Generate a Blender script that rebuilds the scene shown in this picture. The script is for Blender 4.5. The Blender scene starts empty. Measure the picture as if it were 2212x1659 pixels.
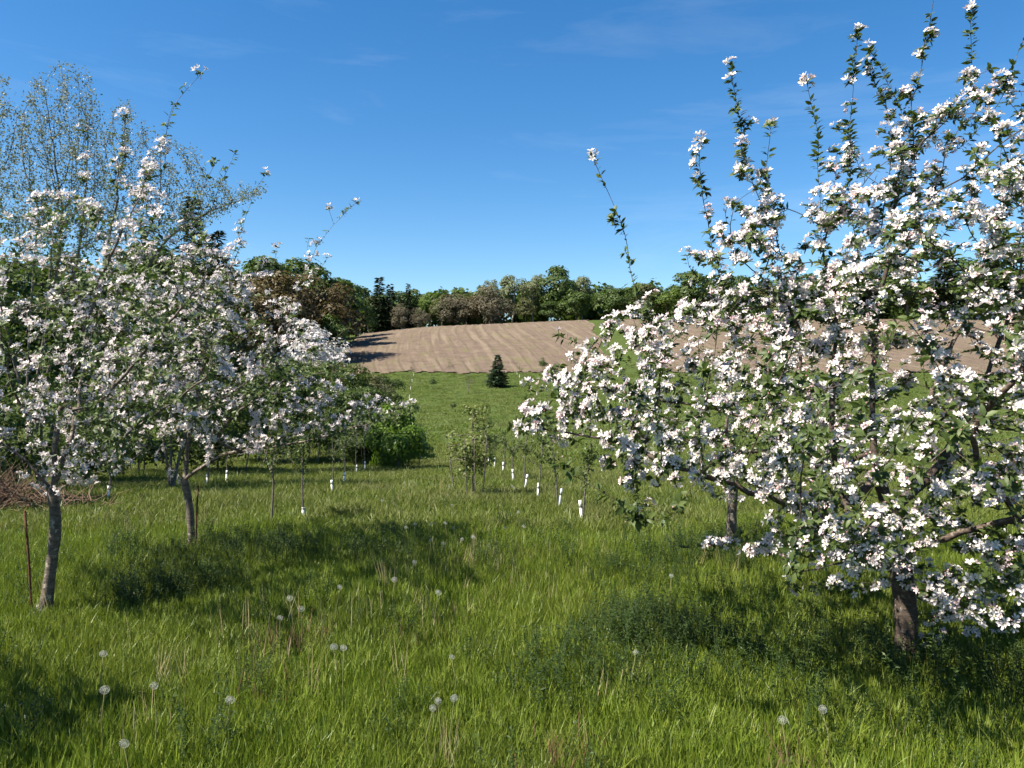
import bpy, math, random
import numpy as np
from mathutils import Vector, kdtree

# ------------------------------------------------------------------ camera, sky, sun, exposure
S = bpy.context.scene
COL = S.collection
cam_d = bpy.data.cameras.new('camera'); cam = bpy.data.objects.new('camera', cam_d); COL.objects.link(cam)
cam.location = (0, 0, 1.6); cam.rotation_euler = (math.radians(90), 0, 0)
cam_d.sensor_width = 36; cam_d.lens = 36 * 1671 / 2212; cam_d.clip_start = .05; cam_d.clip_end = 3000
S.camera = cam
SUN_EL = math.radians(52); SUN_AZ = math.atan2(-.91, -.41)          # clockwise from +Y
sdir = Vector((math.sin(SUN_AZ) * math.cos(SUN_EL), math.cos(SUN_AZ) * math.cos(SUN_EL), math.sin(SUN_EL)))
W = bpy.data.worlds.new('World'); S.world = W; W.use_nodes = True
wt = W.node_tree; wt.nodes.clear()
sky = wt.nodes.new('ShaderNodeTexSky'); sky.sky_type = 'NISHITA'; sky.sun_disc = False
sky.sun_elevation = SUN_EL; sky.sun_rotation = SUN_AZ; sky.altitude = 0
sky.air_density = 1.0; sky.dust_density = 0.2; sky.ozone_density = 2.0
bg = wt.nodes.new('ShaderNodeBackground'); bg.inputs['Strength'].default_value = 0.0605
wo = wt.nodes.new('ShaderNodeOutputWorld')
tc = wt.nodes.new('ShaderNodeTexCoord'); mp = wt.nodes.new('ShaderNodeMapping')
mp.inputs['Scale'].default_value = (1.6, 1.6, 9); mp.inputs['Rotation'].default_value = (0, math.radians(7), 0)
nz = wt.nodes.new('ShaderNodeTexNoise'); nz.inputs['Scale'].default_value = 1.7; nz.inputs['Detail'].default_value = 6
nz.inputs['Roughness'].default_value = .6; nz.inputs['Distortion'].default_value = .6
rp = wt.nodes.new('ShaderNodeMapRange'); rp.inputs[1].default_value = .52; rp.inputs[2].default_value = .85; rp.inputs[4].default_value = .12
mx = wt.nodes.new('ShaderNodeMixRGB'); mx.inputs[2].default_value = (7, 7.6, 8.2, 1)
hs = wt.nodes.new('ShaderNodeHueSaturation'); hs.inputs['Saturation'].default_value = 1.36; hs.inputs['Value'].default_value = 1.0; hs.inputs['Hue'].default_value = .5
wt.links.new(tc.outputs['Generated'], mp.inputs[0]); wt.links.new(mp.outputs[0], nz.inputs[0]); wt.links.new(nz.outputs[0], rp.inputs[0])
wt.links.new(rp.outputs[0], mx.inputs[0]); wt.links.new(sky.outputs[0], hs.inputs['Color']); gm = wt.nodes.new('ShaderNodeGamma'); gm.inputs[1].default_value = 1.03; wt.links.new(hs.outputs[0], gm.inputs[0]); wt.links.new(gm.outputs[0], mx.inputs[1])
wt.links.new(mx.outputs[0], bg.inputs[0]); wt.links.new(bg.outputs[0], wo.inputs[0])
sl = bpy.data.lights.new('sun', 'SUN'); sl.energy = 5.0; sl.angle = math.radians(.5); sl.color = (1, .93, .80)
so = bpy.data.objects.new('sun', sl); COL.objects.link(so); so.rotation_euler = (-sdir).to_track_quat('-Z', 'Y').to_euler()
S.view_settings.view_transform = 'Standard'; S.view_settings.look = 'None'; S.view_settings.exposure = 1.48; S.view_settings.gamma = 1
S.cycles.max_bounces = 4; S.cycles.transparent_max_bounces = 10; S.cycles.diffuse_bounces = 2
S.cycles.use_denoising = True; S.cycles.use_light_tree = False; S.cycles.adaptive_threshold = .02; S.cycles.transmission_bounces = 2; S.cycles.glossy_bounces = 1

rng = np.random.default_rng(7); random.seed(7)
F = 1671.0

# ------------------------------------------------------------------ terrain height
KY = np.array([-60, 0, 6, 15, 25, 40, 60, 78, 110, 150, 175, 260, 900.])
KZ = np.array([0, 0, 0, -.42, -.88, -.45, 1.0, 2.7, 7.7, 13.3, 14.6, 15.2, 15.2])
sl_ = np.diff(KZ) / np.diff(KY); KT = np.zeros_like(KY)
KT[1:-1] = np.where(sl_[1:] * sl_[:-1] > 0, 2 * sl_[1:] * sl_[:-1] / (sl_[1:] + sl_[:-1] + 1e-12), 0)
def sstep(a, b, x): t = np.clip((x - a) / (b - a), 0, 1); return t * t * (3 - 2 * t)
def H(x, y):
    x = np.asarray(x, float); y = np.asarray(y, float)
    i = np.clip(np.searchsorted(KY, y) - 1, 0, len(KY) - 2); d = KY[i + 1] - KY[i]; t = np.clip((y - KY[i]) / d, 0, 1)
    z = (2*t**3-3*t**2+1)*KZ[i] + (t**3-2*t**2+t)*d*KT[i] + (-2*t**3+3*t**2)*KZ[i+1] + (t**3-t**2)*d*KT[i+1]
    z = z + (np.clip(x, -45, 18) * .042 - .9 * sstep(-14, -32, x)) * sstep(70, 150, y)
    z = z + .035 * np.sin(x*1.9+.6*y) * np.sin(y*1.3-.4*x) * sstep(0, 6, y)
    return z
def P(px, py, D): return np.array([(px - 1106) / F * D, D, 1.6 - (py - 830) / F * D])
def G(px, py, lift=0.):                         # where the ray through a point of the view meets the ground (plus lift)
    D = np.linspace(1.5, 200, 8000); X = (px - 1106) / F * D; Z = 1.6 - (py - 830) / F * D
    k = np.argmax(Z <= H(X, D) + lift); return np.array([X[k], D[k], float(H(X[k], D[k]))])

# ------------------------------------------------------------------ helpers
def mesh_np(name, V, Fs, mats, attrs=None, smooth=False, midx=None):
    me = bpy.data.meshes.new(name); V = np.asarray(V, np.float32)
    Fs = [np.asarray(f, np.int32) for f in Fs if len(f)]
    me.vertices.add(len(V)); me.vertices.foreach_set('co', V.ravel())
    li = np.concatenate([f.ravel() for f in Fs]); tot = np.concatenate([np.full(len(f), f.shape[1], np.int32) for f in Fs])
    me.loops.add(len(li)); me.loops.foreach_set('vertex_index', li)
    me.polygons.add(len(tot)); st = np.zeros(len(tot), np.int32); st[1:] = np.cumsum(tot)[:-1]
    me.polygons.foreach_set('loop_start', st)
    try: me.polygons.foreach_set('loop_total', tot)
    except Exception: pass
    for m in (mats if isinstance(mats, (list, tuple)) else [mats]): me.materials.append(m)
    if midx is not None: me.polygons.foreach_set('material_index', np.asarray(midx, np.int32))
    if smooth: me.polygons.foreach_set('use_smooth', np.ones(len(tot), bool))
    for k, a in (attrs or {}).items():
        at = me.attributes.new(k, 'FLOAT', 'POINT'); at.data.foreach_set('value', np.asarray(a, np.float32))
    me.update(calc_edges=True)
    return me
def link(name, data, parent=None, loc=None, rot=None, scl=None):
    o = bpy.data.objects.new(name, data); COL.objects.link(o)
    if parent is not None: o.parent = parent
    if loc is not None: o.location = loc
    if rot is not None: o.rotation_euler = rot
    if scl is not None: o.scale = scl
    return o
def tag(o, label=None, cat=None, group=None, kind=None):
    for k, v in (('label', label), ('category', cat), ('group', group), ('kind', kind)):
        if v: o[k] = v
    return o
def thing(name, label, cat, loc=(0, 0, 0), rotz=0, group=None):
    o = link(name, None, loc=loc, rot=(0, 0, rotz)); o.empty_display_size = .2
    return tag(o, label, cat, group)
class MB:
    def __init__(s): s.v = []; s.f = {}; s.n = 0; s.a = {}; s.m = {}
    def add(s, V, Fs, attrs=None, mi=0):
        V = np.asarray(V, float).reshape(-1, 3)
        for f in Fs:
            f = np.asarray(f, int)
            if not len(f): continue
            s.f.setdefault(f.shape[1], []).append(f + s.n); s.m.setdefault(f.shape[1], []).append(np.full(len(f), mi))
        s.v.append(V)
        for k, a in (attrs or {}).items(): s.a.setdefault(k, []).append(np.broadcast_to(np.asarray(a, float), (len(V),)))
        s.n += len(V)
    def mesh(s, name, mats, smooth=False):
        ks = sorted(s.f)
        return mesh_np(name, np.concatenate(s.v), [np.concatenate(s.f[k]) for k in ks], mats,
                       {k: np.concatenate(a) for k, a in s.a.items()}, smooth, np.concatenate([np.concatenate(s.m[k]) for k in ks]))
def inst(mb, tv, tf, R, T, sc, tattr=None, rattr=None, mi=0):
    """stamp a template at N places"""
    N = len(T)
    if not N: return
    sc = np.asarray(sc, float); sc = sc.reshape(N, 1, -1) if sc.ndim else sc
    V = np.einsum('nij,nkj->nki', R, np.broadcast_to(tv * sc if np.ndim(sc) else np.broadcast_to(tv * sc, (N,) + tv.shape), (N,) + tv.shape)) + T[:, None, :]
    off = (np.arange(N) * len(tv))[:, None, None]
    at = {k: np.tile(a, N) for k, a in (tattr or {}).items()}
    at.update({k: np.repeat(a, len(tv)) for k, a in (rattr or {}).items()})
    mb.add(V.reshape(-1, 3), [(f[None] + off).reshape(-1, f.shape[1]) for f in tf], at, mi)
def nrm(a): return a / (np.linalg.norm(a, axis=-1, keepdims=True) + 1e-9)
def frames(z, spin=None, r=rng):
    """rotation matrices whose local z is the given direction"""
    z = nrm(z); N = len(z); a = r.normal(size=(N, 3)) if spin is None else spin
    x = nrm(np.cross(a, z)); y = np.cross(z, x)
    return np.stack([x, y, z], axis=2)
def frames_y(y, up, r=rng):
    """local y along y, local z close to up"""
    y = nrm(y); x = nrm(np.cross(y, up)); z = np.cross(x, y)
    return np.stack([x, y, z], axis=2)

# ------------------------------------------------------------------ materials
def newmat(name):
    m = bpy.data.materials.new(name); m.use_nodes = True; nt = m.node_tree; nt.nodes.clear()
    return m, nt, nt.nodes.new, nt.links.new
def leaf_mat(name, cols, trans=.35, rough=.5, attr='v', spec=.3, patch=0., patchcol=(0, 0, 0), objr=.25, tw=(1.15, 1.2, .7)):
    """ramp of colours driven by a random number per leaf; part of the light passes through"""
    m, nt, N, L = newmat(name)
    at = N('ShaderNodeAttribute'); at.attribute_name = attr
    oi = N('ShaderNodeObjectInfo'); mm = N('ShaderNodeMath'); mm.operation = 'MULTIPLY_ADD'; mm.inputs[1].default_value = objr
    ms = N('ShaderNodeMath'); ms.operation = 'MULTIPLY'; ms.inputs[1].default_value = 1 - objr
    L(at.outputs['Fac'], ms.inputs[0]); L(oi.outputs['Random'], mm.inputs[0]); L(ms.outputs[0], mm.inputs[2])
    cr = N('ShaderNodeValToRGB'); e = cr.color_ramp.elements
    for i, c in enumerate(cols):
        p = i / max(1, len(cols) - 1)
        el = e[i] if i < 2 else e.new(p)
        el.position = p; el.color = (*[q * .80 for q in c], 1)
    L(mm.outputs[0], cr.inputs[0]); col = cr.outputs[0]
    if patch:
        g = N('ShaderNodeNewGeometry'); n = N('ShaderNodeTexNoise'); n.inputs['Scale'].default_value = .55; n.inputs['Detail'].default_value = 3
        L(g.outputs['Position'], n.inputs['Vector'])
        r = N('ShaderNodeMapRange'); r.inputs[1].default_value = .42; r.inputs[2].default_value = .68; r.inputs[4].default_value = patch
        L(n.outputs[0], r.inputs[0]); x = N('ShaderNodeMixRGB'); x.inputs[2].default_value = (*[q * .80 for q in patchcol], 1)
        L(r.outputs[0], x.inputs[0]); L(col, x.inputs[1]); col = x.outputs[0]
    b = N('ShaderNodeBsdfPrincipled'); b.inputs['Roughness'].default_value = rough; b.inputs['Specular IOR Level'].default_value = spec
    L(col, b.inputs['Base Color'])
    t = N('ShaderNodeBsdfTranslucent'); tm = N('ShaderNodeMixRGB'); tm.blend_type = 'MULTIPLY'; tm.inputs[0].default_value = 1
    tm.inputs[2].default_value = (*tw, 1); L(col, tm.inputs[1]); L(tm.outputs[0], t.inputs['Color'])
    mix = N('ShaderNodeMixShader'); mix.inputs[0].default_value = trans; L(b.outputs[0], mix.inputs[1]); L(t.outputs[0], mix.inputs[2])
    o = N('ShaderNodeOutputMaterial'); L(mix.outputs[0], o.inputs[0]); return m
def petal_mat():
    m, nt, N, L = newmat('blossom_petal')
    at = N('ShaderNodeAttribute'); at.attribute_name = 'pink'
    cr = N('ShaderNodeValToRGB'); e = cr.color_ramp.elements
    e[0].color = (.69, .665, .66, 1); e[1].color = (.54, .22, .27, 1); e[1].position = 1
    a = e.new(.35); a.color = (.67, .55, .565, 1)
    L(at.outputs['Fac'], cr.inputs[0])
    b = N('ShaderNodeBsdfPrincipled'); b.inputs['Roughness'].default_value = .6; b.inputs['Specular IOR Level'].default_value = .2
    t = N('ShaderNodeBsdfTranslucent'); L(cr.outputs[0], b.inputs['Base Color']); L(cr.outputs[0], t.inputs['Color'])
    mix = N('ShaderNodeMixShader'); mix.inputs[0].default_value = .3; L(b.outputs[0], mix.inputs[1]); L(t.outputs[0], mix.inputs[2])
    o = N('ShaderNodeOutputMaterial'); L(mix.outputs[0], o.inputs[0]); return m
def plain(name, col, rough=.7, spec=.3, nscale=0, namt=.3, bump=0, metal=0):
    m, nt, N, L = newmat(name); b = N('ShaderNodeBsdfPrincipled'); b.inputs['Base Color'].default_value = (*col, 1)
    b.inputs['Roughness'].default_value = rough; b.inputs['Specular IOR Level'].default_value = spec; b.inputs['Metallic'].default_value = metal
    if nscale:
        tcx = N('ShaderNodeTexCoord'); n = N('ShaderNodeTexNoise'); n.inputs['Scale'].default_value = nscale; n.inputs['Detail'].default_value = 5
        L(tcx.outputs['Object'], n.inputs['Vector']); cr = N('ShaderNodeValToRGB'); e = cr.color_ramp.elements
        e[0].position = .3; e[0].color = (*[c * (1 - namt) for c in col], 1); e[1].position = .7; e[1].color = (*[min(1, c * (1 + namt)) for c in col], 1)
        L(n.outputs[0], cr.inputs[0]); L(cr.outputs[0], b.inputs['Base Color'])
        if bump:
            bp = N('ShaderNodeBump'); bp.inputs['Strength'].default_value = bump; bp.inputs['Distance'].default_value = .01; L(n.outputs[0], bp.inputs['Height']); L(bp.outputs[0], b.inputs['Normal'])
    o = N('ShaderNodeOutputMaterial'); L(b.outputs[0], o.inputs[0]); return m
def bark_mat(name, dark, light, patch, ring=1.):
    m, nt, N, L = newmat(name); b = N('ShaderNodeBsdfPrincipled'); b.inputs['Roughness'].default_value = .85; b.inputs['Specular IOR Level'].default_value = .2
    g = N('ShaderNodeNewGeometry'); mp = N('ShaderNodeMapping'); mp.inputs['Scale'].default_value = (22, 22, 60 * ring)
    L(g.outputs['Position'], mp.inputs[0]); n = N('ShaderNodeTexNoise'); n.inputs['Scale'].default_value = 1; n.inputs['Detail'].default_value = 6; n.inputs['Roughness'].default_value = .65
    L(mp.outputs[0], n.inputs['Vector']); cr = N('ShaderNodeValToRGB'); e = cr.color_ramp.elements
    e[0].position = .33; e[0].color = (*dark, 1); e[1].position = .72; e[1].color = (*light, 1); L(n.outputs[0], cr.inputs[0])
    n2 = N('ShaderNodeTexNoise'); n2.inputs['Scale'].default_value = 26; n2.inputs['Detail'].default_value = 4; L(g.outputs['Position'], n2.inputs['Vector'])
    r = N('ShaderNodeMapRange'); r.inputs[1].default_value = .58; r.inputs[2].default_value = .68; r.inputs[4].default_value = .8; L(n2.outputs[0], r.inputs[0])
    x = N('ShaderNodeMixRGB'); x.inputs[2].default_value = (*patch, 1); L(r.outputs[0], x.inputs[0]); L(cr.outputs[0], x.inputs[1]); L(x.outputs[0], b.inputs['Base Color'])
    bp = N('ShaderNodeBump'); bp.inputs['Strength'].default_value = .7; bp.inputs['Distance'].default_value = .008; L(n.outputs[0], bp.inputs['Height']); L(bp.outputs[0], b.inputs['Normal'])
    o = N('ShaderNodeOutputMaterial'); L(b.outputs[0], o.inputs[0]); return m

M = {}
M['petal'] = petal_mat()
M['stamen'] = plain('stamen', (.62, .55, .22), .7)
M['apple_leaf'] = leaf_mat('apple_leaf', [(.028, .050, .010), (.064, .100, .020), (.120, .160, .045), (.18, .20, .10)], .32)
M['bark'] = bark_mat('apple_bark', (.055, .044, .036), (.175, .145, .118), (.36, .32, .28))
M['bark_dark'] = bark_mat('old_apple_bark', (.030, .022, .018), (.115, .086, .066), (.22, .18, .15))
M['bark_pale'] = bark_mat('pale_bark', (.16, .15, .13), (.34, .33, .30), (.42, .41, .38))
M['bark_grey'] = bark_mat('grey_bark', (.06, .05, .042), (.16, .14, .12), (.22, .2, .18))
M['grass'] = leaf_mat('grass_blade', [(.052, .088, .009), (.124, .188, .018), (.195, .258, .029), (.29, .32, .075)], .32, .45, patch=.35, patchcol=(.15, .165, .04), objr=.4)
M['grass_far'] = leaf_mat('meadow_blade', [(.066, .098, .014), (.112, .155, .021), (.165, .205, .032), (.29, .275, .11)], .36, .5, patch=.55, patchcol=(.19, .19, .07), objr=.5)
M['short_grass'] = leaf_mat('short_grass_blade', [(.080, .125, .018), (.125, .175, .028), (.175, .22, .045)], .35, .55, patch=.6, patchcol=(.20, .21, .08), objr=.5)
M['forb'] = leaf_mat('meadow_weed_leaf', [(.022, .044, .008), (.038, .068, .012), (.06, .092, .02)], .25)
M['straw'] = leaf_mat('dry_stalk', [(.22, .17, .08), (.36, .30, .15), (.45, .40, .24)], .2, .7)
M['seed'] = plain('seed_stem', (.16, .17, .05), .7)

# ------------------------------------------------------------------ the ground and the field
def gridmesh(name, xs, ys, zf, mat, keep=None, uv=False):
    X, Y = np.meshgrid(xs, ys); Z = zf(X, Y); nx = len(xs); ny = len(ys)
    V = np.stack([X, Y, Z], -1).reshape(-1, 3)
    i, j = np.meshgrid(np.arange(nx - 1), np.arange(ny - 1)); a = (j * nx + i).ravel()
    Q = np.stack([a, a + 1, a + nx + 1, a + nx], 1)
    if keep is not None:
        c = V[Q].mean(1); Q = Q[keep(c[:, 0], c[:, 1])]
    return mesh_np(name, V, [Q], mat, smooth=True)
def ground_mat():
    m, nt, N, L = newmat('turf'); b = N('ShaderNodeBsdfPrincipled'); b.inputs['Roughness'].default_value = .95; b.inputs['Specular IOR Level'].default_value = .1
    g = N('ShaderNodeNewGeometry'); n = N('ShaderNodeTexNoise'); n.inputs['Scale'].default_value = 1.1; n.inputs['Detail'].default_value = 9; n.inputs['Roughness'].default_value = .75
    L(g.outputs['Position'], n.inputs['Vector']); cr = N('ShaderNodeValToRGB'); e = cr.color_ramp.elements
    e[0].position = .32; e[0].color = (.030, .042, .010, 1); e[1].position = .7; e[1].color = (.075, .105, .022, 1)
    L(n.outputs[0], cr.inputs[0]); L(cr.outputs[0], b.inputs['Base Color'])
    bp = N('ShaderNodeBump'); bp.inputs['Strength'].default_value = .8; bp.inputs['Distance'].default_value = .1; L(n.outputs[0], bp.inputs['Height']); L(bp.outputs[0], b.inputs['Normal'])
    o = N('ShaderNodeOutputMaterial'); L(b.outputs[0], o.inputs[0]); return m
xs = np.unique(np.concatenate([np.linspace(-12, 12, 97), np.linspace(-60, 60, 121), np.linspace(-700, 700, 57)]))
ys = np.unique(np.concatenate([np.linspace(-6, 26, 129), np.linspace(26, 180, 155), np.linspace(-60, 900, 49)]))
tag(link('ground', gridmesh('ground', xs, ys, H, ground_mat())), 'rolling grassy ground under the meadow and wood', kind='structure')

def vn2(x, y): return np.sin(x * .9 + 2 * np.sin(y * .4)) * np.sin(y * .7 + 1.5 * np.sin(x * .5))
def field_rows(x, y):       # lateral coordinate of a drill row: rows bend toward the left at the foot of the slope
    t = (150 - y) / 72.; w = sstep(-12, 5, x); return x - (8 * t * t * (1 - w) + 6.5 * t * w) + .2 * np.sin(y * .11 + x * .09)
def left_edge(y): return np.interp(y, [70, 78, 88, 110, 150, 170], [-14.5, -16.5, -19.5, -23.5, -28.5, -32])
def H_field(x, y):
    u = field_rows(x, y); wob = .35 * np.sin(y * .23 + x * .3) + .25 * np.sin(y * .61 - x * .17)
    return H(x, y) + .10 + .03 * np.sin((u + .4 * wob) * 2 * np.pi / 1.55) + .03 * vn2(x, y) + .02 * np.sin(u * 9 + y * 2.1)
def field_mat():
    m, nt, N, L = newmat('tilled_soil'); b = N('ShaderNodeBsdfPrincipled'); b.inputs['Roughness'].default_value = .95; b.inputs['Specular IOR Level'].default_value = .1
    g = N('ShaderNodeNewGeometry'); at = N('ShaderNodeAttribute'); at.attribute_name = 'row'
    n = N('ShaderNodeTexNoise'); n.inputs['Scale'].default_value = .55; n.inputs['Detail'].default_value = 10; n.inputs['Roughness'].default_value = .8; L(g.outputs['Position'], n.inputs['Vector'])
    cr = N('ShaderNodeValToRGB'); e = cr.color_ramp.elements
    e[0].position = .30; e[0].color = (.090, .065, .048, 1); e[1].position = .70; e[1].color = (.175, .132, .099, 1); L(n.outputs[0], cr.inputs[0])
    # stubble left in the rows
    cb = N('ShaderNodeCombineXYZ'); L(at.outputs['Fac'], cb.inputs[0]); sy = N('ShaderNodeSeparateXYZ'); L(g.outputs['Position'], sy.inputs[0])
    my = N('ShaderNodeMath'); my.operation = 'MULTIPLY'; my.inputs[1].default_value = .05; L(sy.outputs[1], my.inputs[0]); L(my.outputs[0], cb.inputs[1])
    n2 = N('ShaderNodeTexNoise'); n2.inputs['Scale'].default_value = 1.1; n2.inputs['Detail'].default_value = 4; L(cb.outputs[0], n2.inputs['Vector'])
    r2 = N('ShaderNodeMapRange'); r2.inputs[1].default_value = .50; r2.inputs[2].default_value = .62; r2.inputs[4].default_value = .45; L(n2.outputs[0], r2.inputs[0])
    x = N('ShaderNodeMixRGB'); x.inputs[2].default_value = (.215, .17, .12, 1); L(r2.outputs[0], x.inputs[0]); L(cr.outputs[0], x.inputs[1])
    n3 = N('ShaderNodeTexNoise'); n3.inputs['Scale'].default_value = 1.7; n3.inputs['Detail'].default_value = 3; n3.inputs['Distortion'].default_value = .3; L(cb.outputs[0], n3.inputs['Vector'])
    n4 = N('ShaderNodeTexNoise'); n4.inputs['Scale'].default_value = .35; n4.inputs['Detail'].default_value = 6; L(g.outputs['Position'], n4.inputs['Vector'])
    mu = N('ShaderNodeMath'); mu.operation = 'MULTIPLY'; L(n3.outputs[0], mu.inputs[0]); L(n4.outputs[0], mu.inputs[1])
    r3 = N('ShaderNodeMapRange'); r3.inputs[1].default_value = .29; r3.inputs[2].default_value = .36; r3.inputs[4].default_value = .55; L(mu.outputs[0], r3.inputs[0])
    x2 = N('ShaderNodeMixRGB'); x2.inputs[2].default_value = (.13, .125, .05, 1); L(r3.outputs[0], x2.inputs[0]); L(x.outputs[0], x2.inputs[1])
    fr = N('ShaderNodeMath'); fr.operation = 'MULTIPLY_ADD'; fr.inputs[1].default_value = 2 * math.pi / 1.45; L(at.outputs['Fac'], fr.inputs[0]); L(n4.outputs[0], fr.inputs[2])
    sn = N('ShaderNodeMath'); sn.operation = 'SINE'; L(fr.outputs[0], sn.inputs[0]); sm = N('ShaderNodeMapRange'); sm.inputs[1].default_value = .55; sm.inputs[2].default_value = .95; L(sn.outputs[0], sm.inputs[0])
    sv = N('ShaderNodeMapRange'); sv.inputs[1].default_value = .42; sv.inputs[2].default_value = .6; sv.inputs[4].default_value = .6; L(n2.outputs[0], sv.inputs[0]); sp = N('ShaderNodeMath'); sp.operation = 'MULTIPLY'; L(sm.outputs[0], sp.inputs[0]); L(sv.outputs[0], sp.inputs[1])
    x3 = N('ShaderNodeMixRGB'); x3.inputs[2].default_value = (.072, .054, .038, 1); L(sp.outputs[0], x3.inputs[0]); L(x2.outputs[0], x3.inputs[1]); L(x3.outputs[0], b.inputs['Base Color'])
    bp = N('ShaderNodeBump'); bp.inputs['Strength'].default_value = 1; bp.inputs['Distance'].default_value = .3; L(n.outputs[0], bp.inputs['Height']); L(bp.outputs[0], b.inputs['Normal'])
    o = N('ShaderNodeOutputMaterial'); L(b.outputs[0], o.inputs[0]); return m
fx = np.arange(-34, 125, .31); fy = np.arange(76, 168, 1.0)
def fkeep(x, y):
    foot = 78 + .9 * np.sin(x * .5) + .6 * np.sin(x * 1.7 + 1) + .4 * np.sin(x * 4.1) - np.clip(x - 12, 0, 100) * .05
    e_ = 10.5 + (y - 80) * .06 + .4 * np.sin(y * .3); wedge = (x > e_) & (x < e_ + 4.5)        # the grass strip that runs up the field
    return (x > left_edge(y)) & (y > foot) & (y < 155 + .3 * np.sin(x)) & ~wedge
fm = gridmesh('field', fx, fy, H_field, field_mat(), fkeep)
FX, FY = np.meshgrid(fx, fy); at = fm.attributes.new('row', 'FLOAT', 'POINT'); at.data.foreach_set('value', field_rows(FX, FY).ravel().astype(np.float32))
tag(link('field', fm), 'bare tan brown tilled field on the far slope', kind='structure')

# ------------------------------------------------------------------ growing trees
def grow(nodes, par, att, step, infl, kill, iters=70, trop=(0, 0, 0), r=rng):
    nodes = [np.asarray(n, float) for n in nodes]; par = list(par); alive = np.ones(len(att), bool); trop = np.array(trop); kids = {}
    for it in range(iters):
        kd = kdtree.KDTree(len(nodes))
        for i, n in enumerate(nodes): kd.insert(n, i)
        kd.balance(); acc = {}
        for a in np.nonzero(alive)[0]:
            co, i, d = kd.find(att[a])
            if d < kill: alive[a] = False; continue
            if d < infl: acc.setdefault(i, []).append((att[a] - nodes[i]) / d)
        added = 0
        for i, ds in acc.items():
            d = np.mean(ds, 0) + trop + r.normal(size=3) * .12; d /= np.linalg.norm(d) + 1e-9
            if any(np.dot(d, k) > .93 for k in kids.get(i, [])): continue
            kids.setdefault(i, []).append(d); nodes.append(nodes[i] + d * step); par.append(i); added += 1
        if not added: break
    return np.array(nodes), np.array(par)
def polyline_nodes(nodes, par, pts, step, start=None, jit=.0):
    """append a bent limb as closely spaced nodes; start = index to leave from (nearest node when None)"""
    pts = [np.asarray(p, float) for p in pts]
    if start is None and nodes:
        start = int(np.argmin([np.sum((n - pts[0]) ** 2) for n in nodes]))
    prev = start if start is not None else -1
    if prev >= 0: pts = [nodes[prev]] + pts
    else: nodes.append(pts[0]); par.append(-1); prev = len(nodes) - 1
    # Catmull-Rom through the points
    Q = [2 * pts[0] - pts[1]] + pts + [2 * pts[-1] - pts[-2]]
    for k in range(1, len(Q) - 2):
        n = max(1, int(np.linalg.norm(Q[k + 1] - Q[k]) / step))
        for t in np.arange(1, n + 1) / n:
            p = .5 * (2 * Q[k] + (Q[k+1] - Q[k-1]) * t + (2*Q[k-1] - 5*Q[k] + 4*Q[k+1] - Q[k+2]) * t*t + (3*Q[k] - Q[k-1] - 3*Q[k+1] + Q[k+2]) * t**3)
            nodes.append(p + rng.normal(size=3) * jit); par.append(prev); prev = len(nodes) - 1
    return prev
def radii(nodes, par, tip, root, n=2.2):
    N = len(nodes); raw = np.zeros(N); order = np.arange(N)[::-1]
    for i in order:
        if raw[i] == 0: raw[i] = 1.
        if par[i] >= 0: raw[par[i]] += raw[i] * (1.0)
    rr = raw ** (1 / n); g = math.log(root / tip) / math.log(rr[0]); return tip * rr ** g
def chains(par, rad):
    N = len(par); kids = [[] for _ in range(N)]
    for i, p in enumerate(par):
        if p >= 0: kids[p].append(i)
    out = []; stack = [(0, -1, -1)]
    while stack:
        s, frm, parent_chain = stack.pop(); ch = [s]; cid = len(out); out.append((frm, ch, parent_chain)); i = s
        while kids[i]:
            ks = sorted(kids[i], key=lambda k: -rad[k])
            for k in ks[1:]: stack.append((k, i, cid))
            i = ks[0]; ch.append(i)
    return out
def tube(mb, pts, rad, ns, cap=True):
    pts = np.asarray(pts, float); n = len(pts)
    if n < 2: return
    T = np.gradient(pts, axis=0); T = nrm(T); u = np.cross(T[0], [.31, .87, .37]); u /= np.linalg.norm(u) + 1e-9
    ang = np.arange(ns) / ns * 2 * np.pi; V = np.empty((n, ns, 3))
    for k in range(n):
        u = u - T[k] * np.dot(u, T[k]); u /= np.linalg.norm(u) + 1e-9; w = np.cross(T[k], u)
        V[k] = pts[k] + rad[k] * (np.cos(ang)[:, None] * u + np.sin(ang)[:, None] * w)
    a = np.arange(n - 1)[:, None] * ns + np.arange(ns)[None]; b = np.arange(n - 1)[:, None] * ns + (np.arange(ns)[None] + 1) % ns
    Q = np.stack([a, b, b + ns, a + ns], -1).reshape(-1, 4); V = V.reshape(-1, 3)
    if cap:
        V = np.concatenate([V, pts[-1:] + T[-1:] * rad[-1]]); e = (n - 1) * ns
        mb.add(V, [Q, np.array([[e + k, e + (k + 1) % ns, n * ns] for k in range(ns)])])
    else: mb.add(V, [Q])
def smooth_nodes(nodes, par, fixed, it=2):
    nodes = nodes.copy(); N = len(nodes); cnt = np.bincount(par[par >= 0], minlength=N)
    for _ in range(it):
        acc = np.zeros_like(nodes); m = par >= 0; np.add.at(acc, par[m], nodes[m])
        ok = (cnt == 1) & (par >= 0); ok[:fixed] = False; ids = np.nonzero(ok)[0]
        new = nodes.copy(); new[ids] = .5 * nodes[ids] + .25 * nodes[par[ids]] + .25 * acc[ids]; nodes = new
    return nodes
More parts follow.
